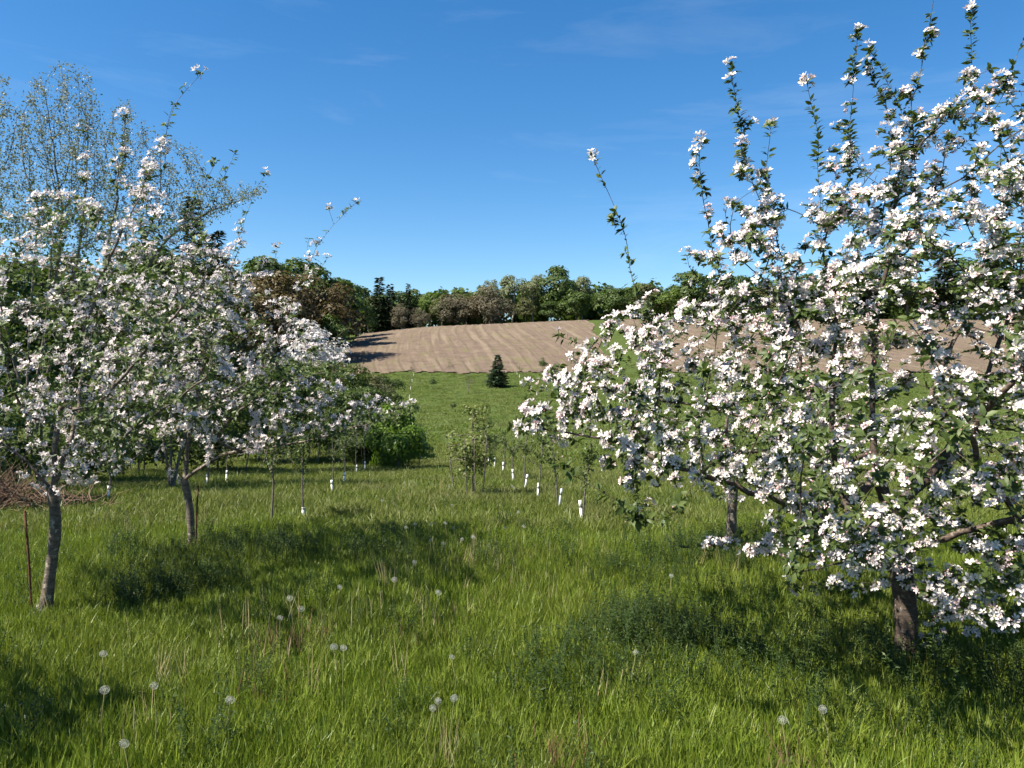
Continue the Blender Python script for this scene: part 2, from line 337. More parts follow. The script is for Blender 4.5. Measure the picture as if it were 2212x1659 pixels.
def branch_parts(nodes, par, rad, root, trunk_r, mat, knot=.0, org=np.zeros(3), thick=None, nsmin=3, trunk_name='trunk', limb_name='limb', limb_r=.02, flare=.35):
    """trunk chain = one part, every limb that leaves it with all its twigs = one part"""
    ch = chains(par, rad); lim = {}
    tr = MB(); rest = MB()
    for cid, (frm, c, pc) in enumerate(ch):
        pts = nodes[c]; rr = rad[c].copy()
        if frm >= 0:
            pts = np.concatenate([nodes[frm:frm + 1], pts]); rr = np.concatenate([[min(rad[frm], rr[0] * 1.15)], rr])
        if knot: rr = rr * (1 + knot * rng.normal(size=len(rr)))
        mx = rr.max(); ns = 10 if mx > .03 else 7 if mx > .012 else 4 if mx > .004 else nsmin
        if cid == 0:
            z = pts[:, 2] - pts[0, 2]; rr = rr * (1 + flare * np.exp(-z / .12)); tube(tr, pts - org, rr, ns); lim[cid] = tr
        elif pc == 0:
            mb = MB() if mx > limb_r else rest; tube(mb, pts - org, rr, ns); lim[cid] = mb
        else:
            mb = lim[pc]; mb = rest if mb is tr else mb; tube(mb, pts - org, rr, ns); lim[cid] = mb
    link(trunk_name, tr.mesh(trunk_name, mat, True), root)
    seen = set()
    for mb in lim.values():
        if mb is tr or id(mb) in seen or not mb.n: continue
        seen.add(id(mb)); nm = 'twig' if mb is rest else limb_name
        link(nm, mb.mesh(nm, mat, True), root)
def in_poly(px, py, poly):
    c = np.zeros(len(px), bool); n = len(poly)
    for i in range(n):
        x0, y0 = poly[i]; x1, y1 = poly[(i + 1) % n]
        k = ((y0 > py) != (y1 > py)) & (px < (x1 - x0) * (py - y0) / (y1 - y0 + 1e-9) + x0); c ^= k
    return c
def edge_dist(px, py, poly):
    d = np.full(len(px), 1e9); n = len(poly)
    for i in range(n):
        a = np.array(poly[i], float); b = np.array(poly[(i + 1) % n], float); ab = b - a
        t = np.clip(((px - a[0]) * ab[0] + (py - a[1]) * ab[1]) / (ab @ ab), 0, 1)
        d = np.minimum(d, np.hypot(px - a[0] - t * ab[0], py - a[1] - t * ab[1]))
    return d
def crown_points(poly, n, D0, half, e0=220, accept=None, r=rng):
    """points through a crown whose outline from the path is poly: thin at its rim, deep in the middle"""
    p = np.array(poly, float); out = []; c = 0
    while c < n:
        q = r.uniform(p.min(0), p.max(0), (4000, 2)); k = in_poly(q[:, 0], q[:, 1], poly)
        if accept is not None: k &= r.random(len(q)) < accept(q[:, 0], q[:, 1])
        q = q[k]; e = edge_dist(q[:, 0], q[:, 1], poly); th = half * np.sqrt(np.minimum(1, (e + 8) / e0))
        D = D0 + r.uniform(-1, 1, len(q)) * th
        s = D / D0 * .0 + 1
        X = np.stack([(q[:, 0] - 1106) / F * D * s, D, 1.6 - (q[:, 1] - 830) / F * D], 1); out.append(X); c += len(X)
    return np.concatenate(out)[:n]

# ------------------------------------------------------------------ blossom, leaf templates
def petal_rows(rows, cup):
    V = []
    for r_, w, z in rows: V += [(-w, r_, z + cup * abs(w) * 1.0), (0, r_, z - .08 * (1 - r_)), (w, r_, z + cup * abs(w))]
    return np.array(V, float)
def flower_template(fine, openness=.22, seed=0):
    """a five-petalled apple blossom of radius 1 with its stamens; pink rises toward petal backs and edges"""
    r = np.random.default_rng(seed); V = []; Q = []; pk = []; T = []; mq = []; mt = []; n = 0
    rows = [(.10, .05, .0), (.5, .25, openness * .35), (.82, .29, openness * .75), (1.0, .13, openness)] if fine else [(.10, .06, 0), (.66, .30, openness * .5), (1.0, .16, openness)]
    for k in range(5):
        pv = petal_rows(rows, .28); a = 2 * np.pi * k / 5 + r.normal() * .1; tl = r.normal() * .12; s = 1 + r.normal() * .08
        pv[:, 2] += pv[:, 1] * tl; pv *= s; c, s_ = math.cos(a), math.sin(a)
        pv = np.stack([c * pv[:, 0] - s_ * pv[:, 1], s_ * pv[:, 0] + c * pv[:, 1], pv[:, 2]], 1); V.append(pv)
        nr = len(rows)
        for i in range(nr - 1):
            b = n + i * 3; Q += [(b, b + 1, b + 4, b + 3), (b + 1, b + 2, b + 5, b + 4)]
        pk += list(np.repeat(np.array([.26, .10, .12, .26]) if fine else np.array([.12, .03, .10]), 3) + abs(r.normal()) * .03); n += nr * 3
    m = 6 if fine else 4; ring = np.array([[.17 * math.cos(t), .17 * math.sin(t), .22 + .03 * (i % 2)] for i, t in enumerate(np.arange(m) / m * 2 * np.pi)]); V.append(ring); V.append(np.array([[0, 0, .02]]))
    for i in range(m): T.append((n + i, n + (i + 1) % m, n + m))
    pk += [0] * (m + 1)
    return np.concatenate(V), np.array(Q), np.array(T), np.array(pk)
def leaf_template(fold=.25, curl=.25, w=.22):
    """pointed oval leaf of length 1 along y, folded on its midrib, tip drooping"""
    rows = [(0, .03), (.3, w), (.65, w * .85), (1, 0)]
    V = []
    for y, ww in rows: V += [(-ww, y, fold * ww - curl * y * y), (0, y, -curl * y * y), (ww, y, fold * ww - curl * y * y)]
    Q = []
    for i in range(2): b = i * 3; Q += [(b, b + 1, b + 4, b + 3), (b + 1, b + 2, b + 5, b + 4)]
    return np.array(V, float)[:11 - 1 + 1], np.array(Q), np.array([(6, 7, 10), (7, 8, 10)])
def quad_leaf(w=.5):
    return np.array([(0, 0, 0), (w * .5, .45, .08), (0, 1, -.05), (-w * .5, .45, .08)], float), np.array([(0, 1, 2, 3)])
FLW = [flower_template(True, o, s) for o, s in ((.15, 1), (.30, 2), (.55, 3))]
FLW_C = [flower_template(False, o, s) for o, s in ((.15, 4), (.35, 5), (.6, 6))]
BUD_V = np.array([(0, 0, -.2), (.33, 0, .3), (0, .33, .3), (-.33, 0, .3), (0, -.33, .3), (0, 0, .9)]); BUD_T = np.array([(1, 0, 2), (2, 0, 3), (3, 0, 4), (4, 0, 1), (1, 2, 5), (2, 3, 5), (3, 4, 5), (4, 1, 5)])
LV, LQ, LT = leaf_template()

def spur_sites(nodes, par, rad, rmax, spacing, r=rng, rmin=0.):
    m = np.nonzero((par >= 0) & (rad < rmax) & (rad > rmin))[0]; L_ = np.linalg.norm(nodes[m] - nodes[par[m]], axis=1)
    k = r.poisson(L_ / spacing); ids = np.repeat(m, k); t = r.random(len(ids))[:, None]
    pos = nodes[par[ids]] * (1 - t) + nodes[ids] * t; d = nrm(nodes[ids] - nodes[par[ids]]); return ids, pos, d

def dress_apple(root, org, nodes, par, rad, kind, centre, fsize=.0245, spacing=.12, rmax=.011, pbloom=.75, nindiv=300, fine=True, shoot=None, leafspace=.032, shootleaf=1., seed=1, nfl=(3, 7), nleaf=(5, 8), lsz=1.):
    """flower clusters on spurs, leaf rosettes under them, leaves along the shoots"""
    r = np.random.default_rng(seed)
    ids, pos, d = spur_sites(nodes, par, rad, rmax, spacing, r)
    out = nrm(pos - centre); side = nrm(np.cross(d, r.normal(size=pos.shape))); face = nrm(out * .8 + side * .35 + np.array([-.4, -.5, .45]) + r.normal(size=pos.shape) * .2)
    pb = np.full(len(ids), pbloom)
    if shoot is not None: pb = np.where(shoot[ids] > 0, shoot[ids] * .01, pb)
    bloom = r.random(len(ids)) < pb
    tips = np.setdiff1d(np.arange(len(nodes)), par); tpos = nodes[tips]; tface = nrm(nodes[tips] - nodes[par[tips]] + np.array([0, 0, .4]))
    tb = r.random(len(tips)) < pbloom
    # leaf rosettes at every spur and every twig tip
    lp = []; ly = []; lup = []; ls = []
    def rosette(c, f, lo, hi, size):
        n = r.integers(lo, hi + 1, len(c)); i = np.repeat(np.arange(len(c)), n); dirs = nrm(nrm(np.cross(f[i], r.normal(size=(len(i), 3)))) + f[i] * r.uniform(.05, .8, (len(i), 1)))
        lp.append(c[i] + dirs * .004); ly.append(dirs); lup.append(f[i]); ls.append(size * r.uniform(.55, 1.15, len(i)))
    tip_c = pos + face * .025
    rosette(tip_c, face, nleaf[0], nleaf[1], .047 * lsz); rosette(tpos, tface, nleaf[0] + 1, nleaf[1] + 1, .050 * lsz)
    # leaves along the youngest wood
    i2, p2, d2 = spur_sites(nodes, par, rad, .0045, leafspace, r)
    yd = nrm(nrm(np.cross(d2, r.normal(size=p2.shape))) * 1. + d2 * .7); lp.append(p2); ly.append(yd); lup.append(nrm(d2 + np.array([0, 0, .5]))); ls.append(.042 * r.uniform(.5, 1.2, len(p2)))
    if shoot is not None and (shoot > 0).any():      # upright shoots are clothed in leaves all the way up
        i3, p3, d3 = spur_sites(nodes, par, np.where(shoot > 0, rad, 9.), 1., .011 * shootleaf, r)
        yd = nrm(nrm(np.cross(d3, r.normal(size=p3.shape))) + d3 * r.uniform(.2, 1.1, (len(p3), 1))); k3 = np.sin(p3[:, 2] * 9 + p3[:, 0] * 23) + np.sin(p3[:, 2] * 21) > -.9; p3, yd, d3 = p3[k3], yd[k3], d3[k3]; lp.append(p3 + yd * .008); ly.append(yd); lup.append(nrm(d3 + np.array([0, 0, .5]))); ls.append(.043 * r.uniform(.55, 1.2, len(p3)))
    lp = np.concatenate(lp); ly = np.concatenate(ly); lup = np.concatenate(lup); ls = np.concatenate(ls)
    R = frames_y(ly, lup + r.normal(size=lup.shape) * .35, r); mb = MB(); inst(mb, LV, [LQ, LT], R, lp - org, ls, None, {'v': np.clip(r.normal(.45, .25, len(lp)), 0, 1)})
    tag(link('foliage', mb.mesh('foliage', M['apple_leaf']), root), kind='stuff')
    # short spurs
    mb = MB(); a = pos[bloom | True]; b = tip_c
    for k in range(3): pass
    u = nrm(np.cross(b - a, r.normal(size=a.shape))) * .0022; w = nrm(np.cross(b - a, u)) * .0022
    V = np.stack([a + u, a - .5 * u + .87 * w, a - .5 * u - .87 * w, b + u * .7, b - .35 * u + .6 * w, b - .35 * u - .6 * w], 1) - org
    tpl = np.array([(0, 1, 4, 3), (1, 2, 5, 4), (2, 0, 3, 5)]); off = (np.arange(len(a)) * 6)[:, None, None]
    mb.add(V.reshape(-1, 3), [(tpl[None] + off).reshape(-1, 4)]); tag(link('spur', mb.mesh('spur', M['bark']), root), kind='stuff')
    # flowers
    cc = np.concatenate([tip_c[bloom], tpos[tb] + tface[tb] * .01]); cf = np.concatenate([face[bloom], tface[tb]])
    tpls = FLW if fine else FLW_C
    if not fine:      # whole clusters from a few shapes
        protos = []
        for q in range(5):
            n = r.integers(nfl[0], nfl[1]); m = MB(); dd = nrm(np.stack([r.normal(size=n), r.normal(size=n), np.abs(r.normal(size=n)) * .8 + .35], 1))
            for j in range(n):
                fv, fq, ft, pk = tpls[r.integers(0, 3)]; R1 = frames(dd[j:j+1] + np.array([0, 0, .35]), r=r)
                inst(m, fv, [fq], R1, dd[j:j+1] * .042, fsize * r.uniform(.85, 1.12), {'pink': pk + r.random() ** 2 * .15})
                inst(m, fv, [ft], R1, dd[j:j+1] * .042, fsize, {'pink': pk}, mi=1)
            for j in range(n): tube(m, [np.array([0, 0, -.012]), dd[j] * .042], [.0016, .0012], 3); m.a['pink'].append(np.zeros(m.n - sum(len(q_) for q_ in m.a['pink'])))
            for j in range(r.integers(0, 3)):
                b1 = nrm(r.normal(size=(1, 3)) + np.array([0, 0, .8])); inst(m, BUD_V, [BUD_T], frames(b1, r=r), b1 * .035, .011, {'pink': np.full(6, .85)}); tube(m, [np.array([0, 0, -.012]), b1[0] * .036], [.0015, .0011], 3); m.a['pink'].append(np.zeros(m.n - sum(len(q_) for q_ in m.a['pink'])))
            protos.append(m)
        pm = [m.mesh('blossom_cluster', [M['petal'], M['stamen']]) for m in protos]
        dist = np.linalg.norm(cc - np.array([0, 0, 1.6]), axis=1); px = 1106 + cc[:, 0] / cc[:, 1] * F; vis = (px > 0) & (px < 2212)
        order = np.argsort(dist + (~vis) * 50); near = order[:nindiv]; far = order[nindiv:]
        Rn = frames(cf, r=r)
        for k in near:
            o = link('blossom_cluster', pm[int(r.integers(0, 5))], root); s = r.uniform(.85, 1.15)
            o.matrix_local = [(*(Rn[k][i] * s), (cc[k] - org)[i]) for i in range(3)] + [(0, 0, 0, 1)]
        allm = MB(); pick = r.integers(0, 5, len(cc))
        for q in range(5):
            ff = far[pick[far] == q]; pv = np.concatenate(protos[q].v); pa = np.concatenate(protos[q].a['pink'])
            fs = []; ms = []
            for kk in sorted(protos[q].f):
                A = np.concatenate(protos[q].f[kk]); mi_ = np.concatenate(protos[q].m[kk])
                for mi in (0, 1):
                    if (mi_ == mi).any(): fs.append((A[mi_ == mi], mi))
            base = allm.n
            if not len(ff): continue
            s = r.uniform(.85, 1.15, len(ff)); V = np.einsum('nij,nkj->nki', Rn[ff], pv[None] * s[:, None, None]) + (cc[ff] - org)[:, None]
            off = (np.arange(len(ff)) * len(pv))[:, None, None]
            allm.v.append(V.reshape(-1, 3)); allm.a.setdefault('pink', []).append(np.tile(pa, len(ff)))
            for A, mi in fs:
                Z = (A[None] + off).reshape(-1, A.shape[1]) + base; allm.f.setdefault(A.shape[1], []).append(Z); allm.m.setdefault(A.shape[1], []).append(np.full(len(Z), mi))
            allm.n += V.shape[0] * V.shape[1]
        if allm.n: tag(link('blossom_mass', allm.mesh('blossom_mass', [M['petal'], M['stamen']]), root), kind='stuff')
        return len(cc)
    n = r.integers(nfl[0], nfl[1], len(cc)); i = np.repeat(np.arange(len(cc)), n)
    dd = nrm(cf[i] * .55 + r.normal(size=(len(i), 3)) * .6); fp = cc[i] + dd * r.uniform(.026, .040, (len(i), 1)); ff = nrm(dd + cf[i] * .4 + np.array([-.1, -.1, .1]))
    Rf = frames(ff, r=r); pick = r.integers(0, 3, len(i)); young = r.random(len(cc))[i]; pinkadd = np.where(young > .78, r.uniform(.1, .45, len(i)), r.uniform(0, .04, len(i)))
    sc = fsize * r.uniform(.85, 1.15, len(i)) * np.where(young > .78, .85, 1)
    dist = np.linalg.norm(fp - np.array([0, 0, 1.6]), axis=1); px = 1106 + fp[:, 0] / fp[:, 1] * F; vis = (px > 0) & (px < 2212)
    order = np.argsort(dist + (~vis) * 50); ind = order[:nindiv]; far = order[nindiv:]
    fm_ = []
    for fv, fq, ft, pk in FLW:
        m = MB(); m.add(fv, [fq], {'pink': pk}); m.add(fv, [ft], {'pink': pk}, 1); fm_.append(m.mesh('blossom', [M['petal'], M['stamen']]))
    for k in ind:
        o = link('blossom', fm_[pick[k]], root); o.matrix_local = [(*(Rf[k][a_] * sc[k]), (fp[k] - org)[a_]) for a_ in range(3)] + [(0, 0, 0, 1)]
    mb = MB()
    for q, (fv, fq, ft, pk) in enumerate(FLW_C):
        s_ = far[pick[far] == q]
        V = np.einsum('nij,nkj->nki', Rf[s_], fv[None] * sc[s_][:, None, None]) + (fp[s_] - org)[:, None]; off = (np.arange(len(s_)) * len(fv))[:, None, None]
        base = mb.n; mb.v.append(V.reshape(-1, 3)); mb.a.setdefault('pink', []).append((pk[None] + pinkadd[s_][:, None]).ravel())
        for A, mi in ((fq, 0), (ft, 1)):
            Z = (A[None] + off).reshape(-1, A.shape[1]) + base; mb.f.setdefault(A.shape[1], []).append(Z); mb.m.setdefault(A.shape[1], []).append(np.full(len(Z), mi))
        mb.n += len(s_) * len(fv)
    nb = r.poisson(.9, len(cc)); i = np.repeat(np.arange(len(cc)), nb); bd = nrm(cf[i] + r.normal(size=(len(i), 3)) * .6)
    inst(mb, BUD_V, [BUD_T], frames(bd, r=r), cc[i] + bd * .033 - org, .0125 * r.uniform(.7, 1.1, len(i)), None, {'pink': r.uniform(.55, 1, len(i))})
    tag(link('blossom_mass', mb.mesh('blossom_mass', [M['petal'], M['stamen']]), root), kind='stuff')
    return len(fp)

def apple_tree(label, base, trunk, limbs, shoots, poly, D0, half, natt, root_r, bark, accept=None, e0=220, step=.065, kill=.11, infl=.7, seed=1, extra=None, trop=(0, 0, .12), shootstep=.06, limbk=.62, **kw):
    global rng
    rng = np.random.default_rng(seed); nodes = []; par = []
    base = np.asarray(base, float); t = thing('apple_tree', label, 'apple tree', base)
    polyline_nodes(nodes, par, [base + np.array([0, 0, -.1])] + trunk, step)
    ntrunk = len(nodes)
    for l in limbs: polyline_nodes(nodes, par, l, step, jit=.006)
    nfix = len(nodes)
    att = crown_points(poly, natt, D0, half, e0, accept, rng)
    if extra is not None: att = np.concatenate([att, extra])
    nodes, par = grow(nodes, par, att, step, infl, kill, 70, trop, rng)
    nodes = list(nodes); par = list(par); n1 = len(nodes); shootv = np.zeros(n1)
    sv = []
    for pts, pb in shoots:
        pts = [q + rng.normal(size=3) * .025 * (i > 0) * (i < len(pts) - 1) for i, q in enumerate(pts)]
        k0 = len(nodes); polyline_nodes(nodes, par, pts, shootstep, jit=.008); m = len(nodes) - k0
        sv += list(np.linspace(pb + 25, max(pb - 10, 4), m))
        # short side twigs of the shoot
        for q in range(k0 + 2, k0 + m - 4):
            if rng.random() < .26:
                d = nodes[q] - nodes[par[q]]; d = d / np.linalg.norm(d); s = np.cross(d, rng.normal(size=3)); s /= np.linalg.norm(s); v = d * .6 + s; v /= np.linalg.norm(v); p = q
                for j in range(rng.integers(1, 4)): nodes.append(nodes[p] + (v + np.array([0, 0, .12 * j])) * shootstep * .8); par.append(p); sv.append(pb + 25); p = len(nodes) - 1
    shootv = np.concatenate([shootv, np.array(sv)]) if sv else shootv
    nodes = np.array(nodes); par = np.array(par)
    nodes = smooth_nodes(nodes, par, 0, 2)
    # order parents before children is kept, radii by the pipe rule
    rad = radii(nodes, par, .0016, root_r)
    lim = np.arange(len(nodes)) >= ntrunk
    rad = np.where(lim, np.maximum(rad * limbk, .0016), rad)
    branch_parts(nodes, par, rad, t, root_r, bark, .05, base)
    cen = np.array([np.mean(att[:, 0]), D0, np.percentile(att[:, 2], 25)])
    n = dress_apple(t, base, nodes, par, rad, 'apple', cen, shoot=shootv, seed=seed + 50, **kw)
    print('apple', len(nodes), 'nodes', n, 'flowers/clusters')
    return t

# the big tree in full bloom on the right
T3 = np.array([2.29, 4.5, 0.]); p = P
acc3 = lambda x, y: np.where(y < 420, .30, np.where(y < 560, .75, 1.)) * np.where((np.abs(x - 1540) < 110) & (np.abs(y - 1120) < 60), .15, 1) * np.where((y > 1130) & (x < 2000), .55, 1)
poly3 = [(1085, 930), (1150, 830), (1230, 770), (1290, 700), (1370, 640), (1480, 630), (1530, 500), (1570, 370), (1650, 380), (1730, 500), (1770, 350), (1820, 260), (1890, 250), (1950, 220), (2010, 220), (2100, 150), (2200, 130), (2400, 200), (2650, 500), (2650, 1100), (2400, 1350), (2200, 1370), (2080, 1340), (1950, 1300), (1780, 1290), (1690, 1270), (1640, 1220), (1450, 1200), (1420, 1150), (1350, 1090), (1290, 990), (1150, 960)]
t3_ = apple_tree('large apple tree covered in white and pink blossom filling the right side', T3,
  [p(1957, 1330, 4.5), p(1945, 1220, 4.5), p(1930, 1130, 4.5)],
  [[p(1890, 1000, 4.5), p(1885, 850, 4.55), p(1890, 700, 4.6), p(1920, 560, 4.6), p(1935, 420, 4.6)],
   [p(1830, 1080, 4.3), p(1800, 960, 4.2), p(1802, 800, 4.2), p(1805, 660, 4.2), p(1775, 540, 4.2)],
   [p(1980, 1060, 4.6), p(2060, 950, 4.7), p(2150, 760, 4.8), p(2200, 600, 4.9)],
   [p(1960, 1190, 4.4), p(2080, 1150, 4.2), p(2200, 1120, 4.0), p(2350, 1080, 3.9)],
   [p(1820, 1130, 4.1), p(1700, 1090, 3.8), p(1560, 1040, 3.7), p(1430, 1000, 3.8)],
   [p(1780, 1000, 5), p(1600, 900, 5.3), p(1350, 850, 5.3), p(1150, 815, 5.2)],
   [p(1900, 1200, 3.9), p(1850, 1210, 3.5), p(1700, 1245, 3.2)],
   [p(1960, 1260, 4.4), p(2040, 1290, 3.9), p(2130, 1330, 3.6), p(2230, 1350, 3.5)],
   [p(1350, 960, 4.0), p(1200, 935, 4.2), p(1095, 925, 4.3)],
   [p(1730, 830, 4.5), p(1725, 700, 4.6), p(1640, 600, 4.6)],
   [p(2100, 950, 3.9), p(2200, 800, 3.6), p(2300, 600, 3.5)],
   [p(2000, 900, 5.4), p(2080, 700, 5.8), p(2150, 500, 5.9)]],
  [([p(1420, 720, 4.2), p(1370, 600, 4.2), p(1320, 470, 4.2), p(1278, 347, 4.2)], 0),
   ([p(1600, 700, 4.4), p(1540, 560, 4.4), p(1520, 420, 4.4), p(1507, 310, 4.4)], 15),
   ([p(1760, 700, 4.3), p(1690, 520, 4.3), p(1620, 350, 4.3), p(1590, 220, 4.3), p(1575, 142, 4.3)], 40),
   ([p(1690, 500, 4.3), p(1672, 400, 4.3), p(1665, 275, 4.3)], 50),
   ([p(1790, 650, 4.2), p(1775, 450, 4.2), p(1775, 300, 4.2), p(1745, 180, 4.2)], 30),
   ([p(1860, 600, 4.4), p(1845, 400, 4.4), p(1840, 230, 4.4), p(1855, 70, 4.4)], 15),
   ([p(1900, 500, 4.5), p(1905, 300, 4.5), p(1870, 140, 4.5)], 20),
   ([p(1960, 560, 4.6), p(1985, 350, 4.6), p(1975, 220, 4.6), p(1998, 100, 4.6), p(2015, 5, 4.6), p(2022, -50, 4.6)], 40),
   ([p(2000, 450, 4.6), p(2060, 330, 4.6), p(2110, 200, 4.6), p(2098, 32, 4.6)], 45),
   ([p(2060, 330, 4.6), p(2150, 240, 4.5), p(2195, 110, 4.5), p(2240, 30, 4.5)], 45),
   ([p(2110, 600, 4.3), p(2170, 430, 4.2), p(2270, 300, 4.2)], 45),
   ([p(1985, 330, 4.6), p(1930, 200, 4.7), p(1880, 110, 4.7)], 20),
   ([p(1440, 1130, 3.4), p(1300, 1060, 3.4), p(1210, 1005, 3.4)], 0),
   ([p(1560, 660, 4.6), p(1500, 590, 4.6), p(1480, 555, 4.6)], 20),
   ([p(1300, 760, 4.8), p(1225, 745, 4.8), p(1205, 725, 4.8)], 20)],
  poly3, 4.45, 1.75, 2700, .060, M['bark_dark'], acc3, e0=330, seed=11, pbloom=.74, spacing=.092, fsize=.0212, nleaf=(6, 10), lsz=.95, leafspace=.035, limbk=.85)

# the two trees of the left row and the one behind the big tree
poly1 = [(-320, 500), (-100, 470), (40, 440), (100, 390), (190, 410), (260, 370), (330, 330), (380, 420), (440, 500), (510, 570), (545, 700), (520, 850), (430, 930), (330, 1000), (220, 1035), (150, 1050), (60, 1030), (-60, 980), (-250, 900)]
acc1 = lambda x, y: np.where((y < 650) & (x < 270), .3, 1) * np.where(y < 450, .6, 1)
apple_tree('blossoming apple tree with curved grey trunk at the left edge', (-3.27, 5.4, 0),
  [p(108, 1240, 5.4), p(120, 1150, 5.4), p(116, 1065, 5.4)],
  [[p(114, 1058, 5.4), p(20, 965, 5.3), p(-60, 930, 5.2), p(-160, 850, 5.0)], [p(117, 1050, 5.4), p(120, 960, 5.4), p(140, 850, 5.5), p(190, 690, 5.5), p(235, 560, 5.5), p(310, 410, 5.4)],
   [p(120, 1045, 5.41), p(165, 900, 5.6), p(185, 720, 5.9), p(150, 560, 6.1)], [p(119, 1062, 5.38), p(180, 1032, 5.1), p(270, 1000, 4.8), p(340, 960, 4.6)],
   [p(190, 1000, 5.1), p(330, 900, 4.8), p(400, 850, 4.6), p(470, 790, 4.5)], [p(110, 1115, 5.4), p(60, 1085, 5.3), p(15, 1060, 5.2)],
   [p(200, 880, 5.3), p(330, 740, 5.2), p(430, 620, 5.2)], [p(60, 900, 4.9), p(0, 700, 4.6), p(20, 560, 4.5)]],
  [([p(310, 400, 5.4), p(350, 310, 5.4), p(375, 235, 5.4), p(433, 160, 5.4)], 45), ([p(350, 400, 5.4), p(365, 300, 5.4), p(370, 225, 5.4)], 70), ([p(235, 480, 5.5), p(255, 350, 5.5), p(272, 248, 5.5)], 6),
   ([p(420, 560, 5.2), p(470, 420, 5.2), p(505, 335, 5.2)], 25), ([p(180, 480, 5.6), p(190, 370, 5.6), p(180, 285, 5.6)], 10), ([p(400, 520, 5.2), p(425, 420, 5.2), p(465, 350, 5.2)], 30), ([p(210, 500, 5.2), p(235, 380, 5.2), p(240, 290, 5.2)], 10)],
  poly1, 5.4, 1.55, 1000, .037, M['bark'], acc1, seed=21, pbloom=.72, spacing=.085, fine=False, shootleaf=5., nleaf=(4, 6), lsz=.85, leafspace=.08, fsize=.0218, nfl=(3, 6), limbk=.8)
t2b = G(415, 1185, .1)
poly2 = [(300, 610), (380, 550), (450, 510), (520, 560), (590, 630), (660, 690), (720, 735), (752, 790), (770, 840), (850, 870), (905, 882), (880, 915), (800, 940), (720, 960), (600, 970), (480, 950), (380, 960), (260, 960), (200, 850), (240, 700)]
t2_ = apple_tree('blossoming apple tree with leaning trunk, second in the left row', (-3.08, 7.45, float(H(-3.08, 7.45))),
  [p(410, 1100, 7.45), p(398, 1035, 7.45)],
  [[p(360, 1000, 7.3), p(330, 985, 7.2), p(280, 930, 7.0)], [p(399, 1030, 7.45), p(405, 970, 7.5), p(418, 900, 7.5), p(440, 780, 7.5), p(470, 650, 7.5), p(520, 530, 7.5)],
   [p(400, 1034, 7.44), p(480, 985, 7.2), p(560, 970, 7.0), p(680, 950, 6.8), p(800, 912, 6.7), p(895, 890, 6.7)], [p(425, 900, 7.6), p(560, 800, 8), p(650, 650, 8), p(705, 560, 8)],
   [p(470, 940, 6.9), p(600, 830, 6.6), p(735, 800, 6.5)]],
  [([p(640, 640, 7.8), p(690, 530, 7.8), p(735, 480, 7.8), p(770, 442, 7.8)], 40), ([p(500, 560, 7.5), p(545, 440, 7.5), p(570, 378, 7.5)], 20), ([p(580, 600, 7.6), p(595, 560, 7.6), p(600, 532, 7.6)], 40), ([p(690, 560, 8), p(660, 545, 8), p(668, 520, 8)], 60), ([p(690, 760, 7), p(740, 720, 7), p(775, 690, 7)], 50)],
  poly2, 7.3, 1.5, 1080, .035, M['bark'], None, seed=31, pbloom=.76, spacing=.085, fine=False, infl=.9, nleaf=(4, 6), lsz=.9, leafspace=.08, nfl=(3, 6), limbk=.8, extra=np.concatenate([p(700 + 195 * q, 945 - 58 * q, 6.78) + np.random.default_rng(int(q * 997)).normal(size=(5, 3)) * np.array([.05, .1, .07]) for q in np.linspace(0, 1, 26)]), fsize=.0225, shootleaf=4.)
poly4 = [(1350, 760), (1450, 680), (1600, 640), (1750, 640), (1850, 700), (1930, 830), (1900, 1000), (1700, 1080), (1520, 1080), (1380, 1000), (1320, 900)]
apple_tree('blossoming apple tree standing behind the big one, trunk half hidden', (2.05, 7.25, float(H(2.05, 7.25))),
  [p(1580, 1130, 7.25), p(1585, 1040, 7.25)], [[p(1570, 900, 7.2), p(1600, 760, 7.2)], [p(1500, 960, 7.2), p(1400, 880, 7.2)], [p(1700, 960, 7.4), p(1800, 850, 7.5)]], [],
  poly4, 7.3, 1.3, 700, .045, M['bark'], None, seed=41, pbloom=.7, spacing=.14, fine=False, nindiv=60, infl=.9)
def copy_tree(o, parent=None):
    c = o.copy(); COL.objects.link(c)
    if parent is not None: c.parent = parent
    for ch in o.children: copy_tree(ch, c)
    return c
nx = copy_tree(t3_); nx.location = (-3.72, 2.9, 0); nx.rotation_euler = (0, 0, math.radians(200)); nx.scale = (.62, .62, .62); nx['label'] = 'apple tree just past the left edge, shading the front left grass'
rng = np.random.default_rng(99)

# ------------------------------------------------------------------ other woody plants
M['green'] = leaf_mat('wood_leaf_green', [(.042, .075, .014), (.070, .112, .022), (.105, .150, .034)], .3, .55)
M['bright'] = leaf_mat('wood_leaf_bright', [(.085, .140, .020), (.120, .180, .026), (.16, .21, .04)], .35, .55)
M['olive'] = leaf_mat('wood_leaf_olive', [(.075, .085, .028), (.112, .120, .042), (.16, .16, .065)], .3, .6)
M['pale'] = leaf_mat('wood_leaf_pale', [(.12, .145, .065), (.18, .205, .10), (.25, .26, .15)], .3, .6)
M['rust'] = leaf_mat('wood_bud_rust', [(.064, .048, .018), (.105, .076, .028), (.15, .115, .045)], .25, .6)
M['twiggy'] = leaf_mat('wood_twig_red_brown', [(.080, .070, .044), (.122, .106, .066), (.17, .15, .10)], .1, .8)
M['needle'] = leaf_mat('spruce_needle', [(.020, .036, .016), (.034, .056, .024), (.055, .08, .034)], .1, .6)
M['needle_l'] = leaf_mat('young_spruce_needle', [(.026, .050, .026), (.045, .080, .038), (.08, .115, .05)], .1, .6)
M['shrub'] = leaf_mat('shrub_leaf', [(.040, .068, .013), (.070, .108, .020), (.11, .145, .032)], .38, .5)
